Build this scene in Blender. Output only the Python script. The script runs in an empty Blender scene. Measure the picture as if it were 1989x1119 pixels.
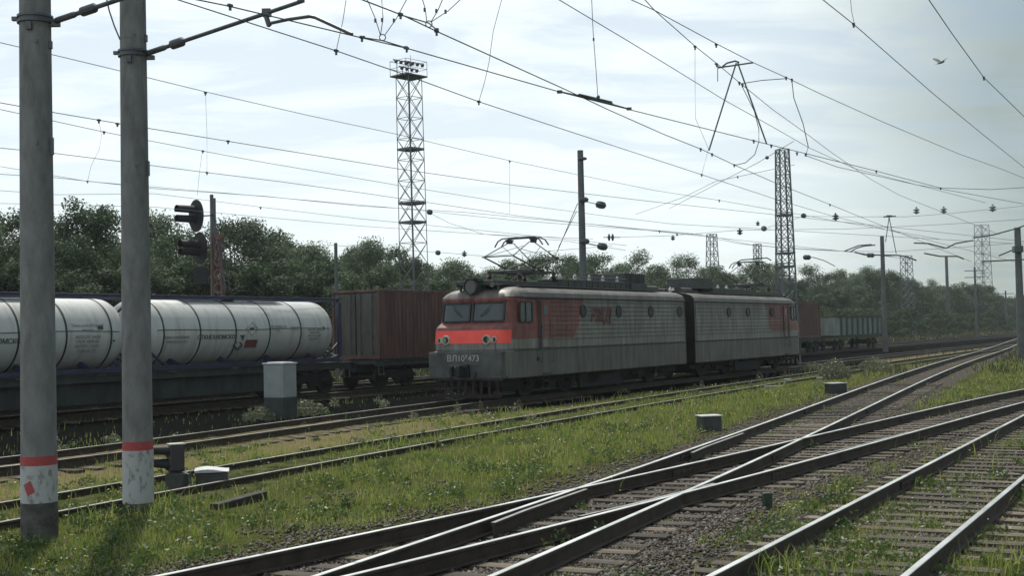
import bpy, math, random
import numpy as np
from mathutils import Vector, Matrix
random.seed(7); RNG = np.random.default_rng(7)
R = math.radians
SC = bpy.context.scene
COL = SC.collection
# ------------------------------------------------------------------ camera
F, ROLL, PITCH = 2452.4, .021475, math.atan((644.0-559.5)/2452.4)
ZR = .24                       # top of rails above the ground
CZ = ZR+2.28                   # eye height
cr, sr, cp, sp = math.cos(ROLL), math.sin(ROLL), math.cos(PITCH), math.sin(PITCH)
RT, FW, UP = Vector((1,0,0)), Vector((0,cp,sp)), Vector((0,-sp,cp))
cx_, cy_ = RT*cr-UP*sr, RT*sr+UP*cr
cam_d = bpy.data.cameras.new('camera'); cam = bpy.data.objects.new('camera', cam_d); COL.objects.link(cam)
M3 = Matrix((cx_, cy_, -FW)).transposed()
cam.matrix_world = Matrix.Translation((0,0,CZ)) @ M3.to_4x4()
cam_d.sensor_width = 36; cam_d.lens = F/1989*36; cam_d.clip_start = .1; cam_d.clip_end = 6000
SC.camera = cam
# ------------------------------------------------------------------ light
SUN_EL, SUN_AZ = R(57), math.atan2(-.22, .975)          # azimuth measured from +Y towards +X
SC.view_settings.view_transform = 'Standard'; SC.view_settings.look = 'None'
SC.view_settings.gamma = 1; SC.view_settings.exposure = 0
sun_d = bpy.data.lights.new('sun', 'SUN'); sun_d.energy = 4.0; sun_d.angle = R(.6); sun_d.color = (1,.95,.85)
sun = bpy.data.objects.new('sun', sun_d); COL.objects.link(sun)
sdir = Vector((math.cos(SUN_EL)*math.sin(SUN_AZ), math.cos(SUN_EL)*math.cos(SUN_AZ), math.sin(SUN_EL)))
sun.rotation_euler = sdir.to_track_quat('Z', 'Y').to_euler(); sun.location = (0,0,60)
W = bpy.data.worlds.new('World'); SC.world = W; W.use_nodes = True
def world():
    nt = W.node_tree; N = nt.nodes; L = nt.links; N.clear()
    out = N.new('ShaderNodeOutputWorld')
    sky = N.new('ShaderNodeTexSky'); sky.sky_type = 'NISHITA'; sky.sun_disc = False
    sky.sun_elevation = SUN_EL; sky.sun_rotation = SUN_AZ
    b1 = N.new('ShaderNodeBackground'); L.new(sky.outputs[0], b1.inputs[0]); b1.inputs[1].default_value = .1
    tc = N.new('ShaderNodeTexCoord'); sep = N.new('ShaderNodeSeparateXYZ'); L.new(tc.outputs['Generated'], sep.inputs[0])
    # project the view direction on a cloud layer so clouds flatten towards the horizon
    mz = N.new('ShaderNodeMath'); mz.operation = 'ADD'; L.new(sep.outputs[2], mz.inputs[0]); mz.inputs[1].default_value = .16
    mm = N.new('ShaderNodeMath'); mm.operation = 'MAXIMUM'; L.new(mz.outputs[0], mm.inputs[0]); mm.inputs[1].default_value = .05
    dv = N.new('ShaderNodeVectorMath'); dv.operation = 'DIVIDE'; L.new(tc.outputs['Generated'], dv.inputs[0])
    cb = N.new('ShaderNodeCombineXYZ')
    for i in range(3): L.new(mm.outputs[0], cb.inputs[i])
    L.new(cb.outputs[0], dv.inputs[1])
    mp = N.new('ShaderNodeMapping'); mp.inputs['Scale'].default_value = (1.1, 2.3, 1); mp.inputs['Rotation'].default_value = (0,0,R(-24))
    L.new(dv.outputs[0], mp.inputs[0])
    n1 = N.new('ShaderNodeTexNoise'); n1.inputs['Scale'].default_value = 1.9; n1.inputs['Detail'].default_value = 7
    n1.inputs['Roughness'].default_value = .55; n1.inputs['Distortion'].default_value = .6; L.new(mp.outputs[0], n1.inputs[0])
    r1 = N.new('ShaderNodeValToRGB'); r1.color_ramp.elements[0].position = .42; r1.color_ramp.elements[1].position = .60
    L.new(n1.outputs[0], r1.inputs[0])
    # cloud cover thickens away from the left top of the view
    cov = N.new('ShaderNodeMapRange'); L.new(sep.outputs[2], cov.inputs[0]); cov.inputs[1].default_value = .0; cov.inputs[2].default_value = .5
    cov.inputs[3].default_value = .80; cov.inputs[4].default_value = .38
    mx = N.new('ShaderNodeMapRange'); L.new(r1.outputs[0], mx.inputs[0]); L.new(cov.outputs[0], mx.inputs[3]); mx.inputs[4].default_value = .985
    n2 = N.new('ShaderNodeTexNoise'); n2.inputs['Scale'].default_value = .5; n2.inputs['Detail'].default_value = 4; L.new(mp.outputs[0], n2.inputs[0])
    # sky greyed towards the right to paint in the window's dimming, bright thin cloud below the sun
    right_dim = N.new('ShaderNodeMapRange'); right_dim.interpolation_type = 'SMOOTHSTEP'; L.new(sep.outputs[0], right_dim.inputs[0])
    right_dim.inputs[1].default_value = .10; right_dim.inputs[2].default_value = .46; right_dim.inputs[3].default_value = 0; right_dim.inputs[4].default_value = 1
    ad = N.new('ShaderNodeMath'); ad.operation = 'MULTIPLY_ADD'; L.new(n2.outputs[0], ad.inputs[0]); ad.inputs[1].default_value = .35; L.new(right_dim.outputs[0], ad.inputs[2])
    r2 = N.new('ShaderNodeValToRGB'); e = r2.color_ramp.elements
    e[0].position = .08; e[0].color = (.80,.87,.89,1); e[1].position = 1.15; e[1].color = (.30,.36,.35,1)
    m = e.new(.45); m.color = (.67,.74,.75,1)
    e[2].position = 1.0
    L.new(ad.outputs[0], r2.inputs[0])
    b2 = N.new('ShaderNodeBackground'); L.new(r2.outputs[0], b2.inputs[0]); b2.inputs[1].default_value = 1.30
    ms = N.new('ShaderNodeMixShader'); L.new(mx.outputs[0], ms.inputs[0]); L.new(b1.outputs[0], ms.inputs[1]); L.new(b2.outputs[0], ms.inputs[2])
    L.new(ms.outputs[0], out.inputs[0])
world()
# ------------------------------------------------------------------ measuring helpers (photo survey -> metres)
def ray(x, y):
    u, v = x-994.5, 559.5-y
    a, b = u*cr+v*sr, -u*sr+v*cr
    return np.array([a, cp*F-sp*b, sp*F+cp*b])
CAMP = np.array([0,0,CZ])
def atz(x, y, z): d = ray(x,y); return d*(z-CZ)/d[2]+CAMP
def aty(x, y, Y): d = ray(x,y); return d*Y/d[1]+CAMP
PHI = .5312
DV = np.array([math.sin(PHI), math.cos(PHI), 0]); NV = np.array([-math.cos(PHI), math.sin(PHI), 0])
ROTZ = math.pi/2-PHI
def atd(x, y, D): d = ray(x,y); return d*(D/(d@NV))+CAMP
def SD(s, D, z=0): p = DV*s+NV*D; return Vector((p[0], p[1], z))
def s_of(x, y, D): return float(atd(x,y,D)@DV)
# ------------------------------------------------------------------ materials
MATS = {}
def nodes(name):
    m = bpy.data.materials.new(name); m.use_nodes = True; nt = m.node_tree
    return m, nt, nt.nodes, nt.links, nt.nodes['Principled BSDF']
def mat(name, col, rough=.6, metal=0, var=.25, scale=3., bump=0., bscale=30., col2=None, spec=.5, emit=None, streak=None, coat=0, ob_rand=0, pos=(.32,.68)):
    if name in MATS: return MATS[name]
    m, nt, N, L, P = nodes(name)
    tc = N.new('ShaderNodeTexCoord'); mp = N.new('ShaderNodeMapping'); L.new(tc.outputs['Object'], mp.inputs[0])
    if streak: mp.inputs['Scale'].default_value = streak
    no = N.new('ShaderNodeTexNoise'); no.inputs['Scale'].default_value = scale; no.inputs['Detail'].default_value = 6; no.inputs['Roughness'].default_value = .65
    L.new(mp.outputs[0], no.inputs[0])
    rp = N.new('ShaderNodeValToRGB'); e = rp.color_ramp.elements
    c2 = col2 or tuple(c*(1-var*1.6) for c in col); c1 = tuple(min(1,c*(1+var*.5)) for c in col)
    e[0].position = pos[0]; e[0].color = (*c2,1); e[1].position = pos[1]; e[1].color = (*c1,1)
    L.new(no.outputs[0], rp.inputs[0])
    last = rp.outputs[0]
    if ob_rand:
        oi = N.new('ShaderNodeObjectInfo'); mr = N.new('ShaderNodeMapRange'); L.new(oi.outputs['Random'], mr.inputs[0]); mr.inputs[3].default_value = 1-ob_rand; mr.inputs[4].default_value = 1+ob_rand
        hs = N.new('ShaderNodeHueSaturation'); L.new(last, hs.inputs['Color']); L.new(mr.outputs[0], hs.inputs['Value']); last = hs.outputs[0]
    L.new(last, P.inputs['Base Color'])
    P.inputs['Roughness'].default_value = rough; P.inputs['Metallic'].default_value = metal
    P.inputs['Specular IOR Level'].default_value = spec
    if coat: P.inputs['Coat Weight'].default_value = coat
    if emit: P.inputs['Emission Color'].default_value = (*emit,1); P.inputs['Emission Strength'].default_value = 1
    if bump:
        nb = N.new('ShaderNodeTexNoise'); nb.inputs['Scale'].default_value = bscale; nb.inputs['Detail'].default_value = 4; L.new(tc.outputs['Object'], nb.inputs[0])
        b = N.new('ShaderNodeBump'); b.inputs['Strength'].default_value = bump; b.inputs['Distance'].default_value = .02; L.new(nb.outputs[0], b.inputs['Height']); L.new(b.outputs[0], P.inputs['Normal'])
    MATS[name] = m; return m
def leafmat(name, c1, c2, trans=.35, scale=.8, rnd=.2, gloss=.5):
    m, nt, N, L, P = nodes(name)
    tc = N.new('ShaderNodeTexCoord'); no = N.new('ShaderNodeTexNoise'); no.inputs['Scale'].default_value = scale; no.inputs['Detail'].default_value = 5
    L.new(tc.outputs['Object'], no.inputs[0])
    rp = N.new('ShaderNodeValToRGB'); e = rp.color_ramp.elements; e[0].position = .35; e[0].color = (*c1,1); e[1].position = .65; e[1].color = (*c2,1); L.new(no.outputs[0], rp.inputs[0])
    oi = N.new('ShaderNodeObjectInfo'); mr = N.new('ShaderNodeMapRange'); L.new(oi.outputs['Random'], mr.inputs[0]); mr.inputs[3].default_value = 1-rnd; mr.inputs[4].default_value = 1+rnd
    hs = N.new('ShaderNodeHueSaturation'); L.new(rp.outputs[0], hs.inputs['Color']); L.new(mr.outputs[0], hs.inputs['Value'])
    L.new(hs.outputs[0], P.inputs['Base Color']); P.inputs['Roughness'].default_value = gloss
    tr = N.new('ShaderNodeBsdfTranslucent'); L.new(hs.outputs[0], tr.inputs[0])
    mx = N.new('ShaderNodeMixShader'); mx.inputs[0].default_value = trans
    L.new(P.outputs[0], mx.inputs[1]); L.new(tr.outputs[0], mx.inputs[2]); L.new(mx.outputs[0], N['Material Output'].inputs[0])
    return m
# ------------------------------------------------------------------ mesh builder
class MB:
    def __init__(s): s.v=[]; s.f=[]; s.m=[]; s.n=0
    def add(s, V, Fc, mi=0):
        b = len(s.v); s.v.extend([tuple(float(c) for c in v) for v in V]); s.f.extend([tuple(b+i for i in f) for f in Fc]); s.m.extend([mi]*len(Fc)); return s
    def box(s, c, d, rot=None, mi=0, taper=1.):
        x,y,z = [q/2 for q in d]
        V = [Vector(p) for p in ((-x,-y,-z),(x,-y,-z),(x,y,-z),(-x,y,-z),(-x*taper,-y*taper,z),(x*taper,-y*taper,z),(x*taper,y*taper,z),(-x*taper,y*taper,z))]
        if rot is not None: V = [rot@p for p in V]
        c = Vector(c); V = [p+c for p in V]
        return s.add(V, [(3,2,1,0),(4,5,6,7),(0,1,5,4),(1,2,6,5),(2,3,7,6),(3,0,4,7)], mi)
    def bar(s, a, b, w, h=None, mi=0):
        a, b = Vector(a), Vector(b); d = b-a; l = d.length
        if l < 1e-6: return s
        q = d.to_track_quat('X','Z').to_matrix()
        return s.box((a+b)/2, (l, w, h or w), q, mi)
    def tube(s, a, b, r, r2=None, n=8, mi=0, cap=True):
        a, b = Vector(a), Vector(b); r2 = r if r2 is None else r2
        q = (b-a).to_track_quat('Z','Y').to_matrix()
        V = []
        for p, rr in ((a,r),(b,r2)):
            for i in range(n):
                t = 2*math.pi*i/n; V.append(p+q@Vector((rr*math.cos(t), rr*math.sin(t), 0)))
        Fc = [(i,(i+1)%n,n+(i+1)%n,n+i) for i in range(n)]
        if cap: Fc += [tuple(range(n-1,-1,-1)), tuple(range(n,2*n))]
        return s.add(V, Fc, mi)
    def path(s, pts, r, n=5, mi=0):
        P = [Vector(p) for p in pts]; V = []
        for i, p in enumerate(P):
            d = (P[min(i+1,len(P)-1)]-P[max(i-1,0)]).normalized(); q = d.to_track_quat('Z','Y').to_matrix()
            rr = r[i] if hasattr(r,'__len__') else r
            for k in range(n):
                t = 2*math.pi*k/n; V.append(p+q@Vector((rr*math.cos(t), rr*math.sin(t), 0)))
        Fc = []
        for i in range(len(P)-1):
            for k in range(n): Fc.append((i*n+k, i*n+(k+1)%n, (i+1)*n+(k+1)%n, (i+1)*n+k))
        Fc += [tuple(range(n-1,-1,-1)), tuple(range((len(P)-1)*n, len(P)*n))]
        return s.add(V, Fc, mi)
    def lathe(s, prof, c=(0,0,0), q=None, n=16, mi=0):          # prof: (r, z)
        c = Vector(c); V = []
        for r, z in prof:
            for k in range(n):
                t = 2*math.pi*k/n; p = Vector((r*math.cos(t), r*math.sin(t), z)); V.append(c+(q@p if q is not None else p))
        Fc = []
        for i in range(len(prof)-1):
            for k in range(n): Fc.append((i*n+k, i*n+(k+1)%n, (i+1)*n+(k+1)%n, (i+1)*n+k))
        Fc += [tuple(range(n-1,-1,-1)), tuple(range((len(prof)-1)*n, len(prof)*n))]
        return s.add(V, Fc, mi)
    def sweep(s, pts, prof, mis=None):           # prof (lateral, up) closed; pts centre line in plan
        P = [Vector(p) for p in pts]; k = len(prof); V = []
        for i, p in enumerate(P):
            d = (P[min(i+1,len(P)-1)]-P[max(i-1,0)]); d.z = 0; d.normalize(); l = Vector((-d.y, d.x, 0))
            for a, h in prof: V.append(p+l*a+Vector((0,0,h)))
        b = len(s.v); s.v.extend([tuple(v) for v in V])
        for i in range(len(P)-1):
            for j in range(k):
                s.f.append((b+i*k+j, b+(i+1)*k+j, b+(i+1)*k+(j+1)%k, b+i*k+(j+1)%k)); s.m.append(mis[j] if mis else 0)
        for e in (0, len(P)-1): s.f.append(tuple(b+e*k+j for j in range(k))); s.m.append(0)
        return s
    def build(s, name, mats, parent=None, smooth=False, bevel=0, loc=None, rotz=None):
        me = bpy.data.meshes.new(name); me.from_pydata(s.v, [], s.f)
        mats = mats if isinstance(mats, (list,tuple)) else [mats]
        for m in mats: me.materials.append(m)
        if len(mats) > 1: me.polygons.foreach_set('material_index', s.m)
        if smooth: me.polygons.foreach_set('use_smooth', [True]*len(me.polygons))
        me.update()
        o = bpy.data.objects.new(name, me); COL.objects.link(o)
        if parent: o.parent = parent
        if loc is not None: o.location = loc
        if rotz is not None: o.rotation_euler = (0,0,rotz)
        if bevel:
            b = o.modifiers.new('bevel','BEVEL'); b.width = bevel; b.segments = 2; b.limit_method = 'ANGLE'
        return o
def smooth_by_angle(o, deg=35):
    me = o.data
    me.polygons.foreach_set('use_smooth', [True]*len(me.polygons))
    try: me.set_sharp_from_angle(angle=R(deg))
    except Exception: pass
def npmesh(name, V, Fa, mats, parent=None, mi=None):
    me = bpy.data.meshes.new(name); k = Fa.shape[1]
    me.vertices.add(len(V)); me.vertices.foreach_set('co', V.astype(np.float32).ravel())
    me.loops.add(Fa.size); me.loops.foreach_set('vertex_index', Fa.astype(np.int32).ravel())
    me.polygons.add(len(Fa)); me.polygons.foreach_set('loop_start', np.arange(0, Fa.size, k, dtype=np.int32))
    for m in (mats if isinstance(mats, (list,tuple)) else [mats]): me.materials.append(m)
    if mi is not None: me.polygons.foreach_set('material_index', mi.astype(np.int32))
    me.update(calc_edges=True); me.validate()
    o = bpy.data.objects.new(name, me); COL.objects.link(o)
    if parent: o.parent = parent
    return o
def tag(o, label=None, cat=None, group=None, kind=None):
    if label: o['label'] = label
    if cat: o['category'] = cat
    if group: o['group'] = group
    if kind: o['kind'] = kind
    return o
def thing(name, label, cat, loc=(0,0,0), rz=0, group=None):
    o = bpy.data.objects.new(name, None); COL.objects.link(o); o.empty_display_size = .3
    o.location = loc; o.rotation_euler = (0,0,rz); return tag(o, label, cat, group)
KIDS = {}
def dup(o, parent=None):
    c = o.copy(); COL.objects.link(c)
    if parent is not None: c.parent = parent
    for ch in [q for q in o.children]: dup(ch, c)
    return c
def text_mesh(name, txt, size, m, parent, loc, rot, shear=0, ext=.004, align='CENTER', outline=None):
    cu = bpy.data.curves.new(name, 'FONT'); cu.body = txt; cu.size = size; cu.extrude = ext; cu.shear = shear
    cu.align_x = align; cu.align_y = 'CENTER'; cu.resolution_u = 3
    if outline: cu.fill_mode = 'NONE'; cu.extrude = 0; cu.bevel_depth = outline; cu.bevel_resolution = 0
    t = bpy.data.objects.new(name+'_tmp', cu); COL.objects.link(t)
    bpy.context.view_layer.update()
    me = bpy.data.meshes.new_from_object(t.evaluated_get(bpy.context.evaluated_depsgraph_get()))
    bpy.data.objects.remove(t); bpy.data.curves.remove(cu)
    me.name = name; me.materials.clear(); me.materials.append(m)
    o = bpy.data.objects.new(name, me); COL.objects.link(o); o.parent = parent; o.location = loc; o.rotation_euler = rot
    return o
# basic materials
M_conc = mat('concrete', (.205,.21,.21), .9, var=.24, scale=4, bump=.5, bscale=60, streak=(1.5,1.5,.5), spec=.3)
M_concd = mat('concrete_far', (.12,.13,.13), .9, var=.2, scale=1.5)
M_white = mat('white_paint', (.37,.38,.39), .8, var=.1, scale=9, bump=.4, streak=(1,1,.5), col2=(.20,.20,.19), pos=(.36,.47))
M_redp = mat('red_paint', (.33,.045,.05), .7, var=.2, scale=14, col2=(.17,.12,.11), pos=(.38,.44), bump=.4)
M_steel = mat('dark_galvanised_steel', (.10,.11,.125), .5, .4, var=.25, scale=5)
M_lat = mat('lattice_steel', (.13,.145,.155), .6, .2, var=.2, scale=1)
M_latl = mat('pale_lattice_steel', (.25,.29,.30), .6, .2, var=.2, scale=1)
M_wire = mat('copper_wire', (.10,.115,.12), .6, .1, var=.1, scale=1)
M_wiref = mat('far_wire', (.16,.19,.20), .7, .0, var=.1, scale=1)
M_ins = mat('insulator_glaze', (.06,.07,.08), .35, var=.2, scale=8)
M_railt = mat('rail_polished_top', (.62,.63,.61), .38, .85, var=.25, scale=1.2, bump=.1, bscale=6)
M_raild = mat('rail_dull_top', (.24,.235,.22), .5, .6, var=.35, scale=1.6)
M_rails = mat('rail_rusty_side', (.055,.04,.031), .8, .0, var=.35, scale=4)
M_sleep = mat('weathered_sleeper_wood', (.105,.086,.064), .9, var=.5, scale=7, bump=.9, bscale=22, streak=(1,.10,1), ob_rand=.6)
M_black = mat('black_metal', (.018,.02,.022), .45, .1, var=.25, scale=3)
M_blackm = mat('matt_black', (.012,.013,.015), .7, var=.2, scale=3)
# ------------------------------------------------------------------ tracks: centre lines from the survey
G2 = .80
def fit_track(far, near, deg, extra=(), wn=1.):
    pts = []; w = []
    for px, sg in ((far, -1), (near, 1)):
        P = np.array([atz(x,y,ZR)[:2] for x,y in px])
        for i in range(len(P)):
            d = P[min(i+1,len(P)-1)]-P[max(i-1,0)]; d = d/np.linalg.norm(d)*(1 if d[1] > 0 else -1)
            nr = np.array([d[1], -d[0]])           # to the right of travel = near side
            pts.append(P[i]+nr*(-sg)*G2); w.append((wn if sg > 0 else 1)/P[i][1])
    for p in extra: pts.append(np.array(p)); w.append(.2)
    pts = np.array(pts); w = np.array(w)
    c = np.polyfit(pts[:,1], pts[:,0], deg, w=w)
    return c, pts[:,1].max()
def centre_line(c, ymax, y0, y1, step=1.0, kind=None):
    out = []; y = y0; d = np.polyder(c)
    while y <= y1:
        if y <= ymax: x = np.polyval(c, y); sl = np.polyval(d, y)
        else: x = np.polyval(c, ymax)+np.polyval(d, ymax)*(y-ymax)
        out.append(Vector((x, y, 0))); y += step*(1 if y < 60 else 3)
    return out
cC, yC = fit_track([(326,1119),(600,1059),(738,1028),(923,993),(1022,972),(1200,933),(1384,893),(1502,866),(1598,845),(1686,822),(1812,790),(1913,772),(1989,757)],
 [(672,1119),(930,1053),(1075,1020),(1200,989),(1254,977),(1347,952),(1435,931),(1552,900),(1661,868),(1745,845),(1854,818)], 3)
cS, yS = fit_track([(620,1119),(742,1080),(831,1048),(1022,982),(1095,961),(1200,925),(1267,902),(1359,868),(1416,845),(1556,799),(1619,776),(1670,751),(1770,719),(1829,699),(1871,688),(1930,671)],
 [(943,1119),(1062,1071),(1174,1020),(1254,983),(1347,950),(1384,927),(1451,899),(1535,857),(1586,834),(1640,813),(1686,793),(1728,772),(1774,749),(1829,724),(1864,711),(1913,693),(1960,682)], 4)
cE, yE = fit_track([(1380,1119),(1523,1048),(1651,981),(1989,805)],[(1749,1119),(1841,1048),(1934,969),(1989,927)], 1)
cB, yB = fit_track([(0,962),(112,945),(240,927),(356,908),(600,867),(699,852),(946,814),(1200,775),(1431,738),(1577,717),(1745,700)],
 [(142,970),(240,955),(442,917),(600,892),(732,872),(1200,786),(1322,767),(1434,749),(1547,736),(1619,723)], 2, wn=.6)
Lx = [SD(s,22.81)[:2] for s in (36,42,50,60,70,80,90,110)]
cL, yL = fit_track([(0,888),(300,852),(600,812),(861,779)],[(300,876),(600,826),(861,788)], 3, Lx)
def off(line, a):
    out = []
    for i, p in enumerate(line):
        d = line[min(i+1,len(line)-1)]-line[max(i-1,0)]; d.normalize(); out.append(p+Vector((-d.y, d.x, 0))*a)
    return out
RAILP = [(-.036,.175),(-.03,.18),(.03,.18),(.036,.175),(.036,.145),(.010,.13),(.010,.02),(.07,.01),(.07,0),(-.07,0),(-.07,.01),(-.010,.02),(-.010,.13),(-.036,.145)]
RAILM = [1,1,1]+[0]*11
LINES = {}
def sleeper_mesh():
    m = MB(); m.box((0,0,-.04),(.24,2.7,.17)); return m
SLM = {}
def sleeper(parent, p, ang, ln, first):
    key = round(ln*5)/5
    if key not in SLM:
        m = MB(); m.box((0,0,-.035),(.235,key,.17))
        for sx in (-1,1):
            if key < 2.9: m.box((0,sx*G2,.053),(.20,.34,.008),mi=1)
        o = m.build('sleeper', [M_sleep, M_rails], parent, bevel=.012); SLM[key] = o
    else:
        o = SLM[key].copy(); COL.objects.link(o); o.parent = parent
    o.location = (p.x, p.y, random.uniform(-.008,.006)); o.rotation_euler = (R(random.uniform(-.4,.4)),0,ang+R(random.uniform(-1.6,1.6)))
    return o
def track(key, line, label, top, dz=0, sleepers=True, ymax_sl=60, other=None, skip_other=False, spacing=.56, hide=0):
    LINES[key] = line
    t = thing('railway_track', label, 'railway track', line[0])
    t.location = (0,0,0)
    for sg in (1,-1):
        m = MB(); m.sweep([p+Vector((0,0,ZR-.18+dz)) for p in off(line, sg*G2)], RAILP, RAILM)
        m.build('rail', [M_rails, top], t)
    n = 0; acc = 0; extra = MB()
    if sleepers:
        for i in range(len(line)-1):
            a, b = line[i], line[i+1]; L = (b-a).length; d = (b-a)/L
            while acc < L:
                p = a+d*acc; acc += spacing*random.uniform(.94,1.06)
                if p.y > ymax_sl: continue
                lat = Vector((-d.y, d.x, 0)); ln = 2.7; pc = p
                if other:
                    j = min(range(len(other)), key=lambda k: (other[k]-p).length_squared)
                    o_ = (other[j]-p).dot(lat)
                    # refine the offset using the neighbour segment
                    q = other[j]; e = (other[min(j+1,len(other)-1)]-other[max(j-1,0)]).normalized()
                    t_ = (p-q).dot(d)/max(.5,e.dot(d)); q = q+e*t_; o_ = (q-p).dot(lat)
                    if abs(o_) < 2.9:
                        if skip_other: continue
                        ln = 2.7+abs(o_); pc = p+lat*o_/2
                ang = math.atan2(d.y, d.x)
                if n < 100: sleeper(t, pc, ang, ln, n == 0); n += 1
                else: extra.box(pc+Vector((0,0,-.035)), (.235,ln,.17), Matrix.Rotation(ang,3,'Z'))
            acc -= L
    if extra.f: tag(extra.build('sleepers', M_sleep, t), kind='stuff')
    for sg in (1,-1):          # fishplates with bolts about every 12.5 m
        ol = off(line, sg*G2); acc2 = 3.0 if sg > 0 else 3.4
        for a, b in zip(ol, ol[1:]):
            L = (b-a).length; d = (b-a)/L
            while acc2 < L and a.y < 60:
                p = a+d*acc2; acc2 += 12.5; q = Matrix.Rotation(math.atan2(d.y,d.x),3,'Z'); m = MB()
                for e in (-1,1):
                    m.box(p+Vector((-d.y,d.x,0))*e*.028+Vector((0,0,ZR-.18+.075+dz)), (.8,.022,.10), q)
                    for k in (-.3,-.12,.12,.3): m.tube(p+d*k+Vector((-d.y,d.x,0))*e*.038+Vector((0,0,ZR-.105+dz)), p+d*k+Vector((-d.y,d.x,0))*e*.062+Vector((0,0,ZR-.105+dz)), .016, n=6)
                m.build('fishplate', M_rails, t)
            acc2 -= L
    return t
lineC = centre_line(cC, min(yC,46), 8, 330); lineS = centre_line(cS, min(yS,108), 9, 330)
lineE = centre_line(cE, yE, 5, 330); lineB = centre_line(cB, min(yB,70), 14, 330)
_a = [(float(q@DV), float(q@NV)-.8) for q in (atz(x,y,ZR) for x,y in ((-200,912),(0,888),(150,871),(300,852),(450,833),(600,812),(740,794),(861,780)))]
_s = np.array([a[0] for a in _a]+[36,40,50]); _d = np.array([a[1] for a in _a]+[22.79,22.81,22.81]); _o = np.argsort(_s); _s, _d = _s[_o], _d[_o]
_c = np.polyfit(_s, _d, 4)
lineL = [SD(s, float(np.polyval(_c, s))) for s in np.arange(_s[0], 35.5, 1.)]+[SD(s,22.81) for s in range(37,60,3)]+[SD(s,22.81) for s in range(60,400,8)]
lineK = [SD(s,32.45) for s in np.arange(4,420,6)]
tS = track('S', lineS, 'straight track with polished rails crossing the other foreground track at a shallow angle', M_railt, other=lineC, ymax_sl=52)
tC = track('C', lineC, 'gently curving foreground track running from the lower left to the right edge', M_railt, dz=.003, other=lineS, skip_other=True, ymax_sl=48)
def check_rail(t, line, side, y0, y1, dz):
    ln = [p for p in off(line, side*(G2-.125)) if y0 <= p.y <= y1]
    if len(ln) < 2: return
    ln[0] = ln[0]+(off(line, 0)[0]-off(line, side)[0]).normalized()*.05
    m = MB(); m.sweep([p+Vector((0,0,ZR-.18+dz)) for p in ln], [(-.03,.172),(.03,.172),(.03,.14),(.012,.12),(.012,.0),(-.012,.0),(-.012,.12),(-.03,.14)], [1]+[0]*7)
    m.build('check_rail', [M_rails, M_raild], t)
_f = atz(1530,858,ZR)[1]; _g = atz(1300,966,ZR)[1]; _h = atz(1098,960,ZR)[1]
check_rail(tS, lineS, 1, _f-2.4, _f+2.4, -.004); check_rail(tC, lineC, -1, _f-2.4, _f+2.4, -.004)
check_rail(tS, lineS, 1, _g-2.2, _g+1.2, -.004); check_rail(tC, lineC, -1, _h-2.4, _h+1.2, -.004)
track('E', lineE, 'nearest track with grass between its sleepers in the lower right corner', M_railt, ymax_sl=45)
track('B', lineB, 'track half buried in grass between the locomotive and the green verge', M_raild, dz=-.10, sleepers=False)
track('L', lineL, 'track on sandy ground that the electric locomotive stands on', M_raild, ymax_sl=48)
track('K', lineK, 'shaded track on dark cinders under the tank container wagon', M_raild, ymax_sl=60)
t = track('N', [SD(s,37.2) for s in np.arange(4,420,6)], 'track hidden behind the container wagons next to the trees', M_raild, sleepers=False)
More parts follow.
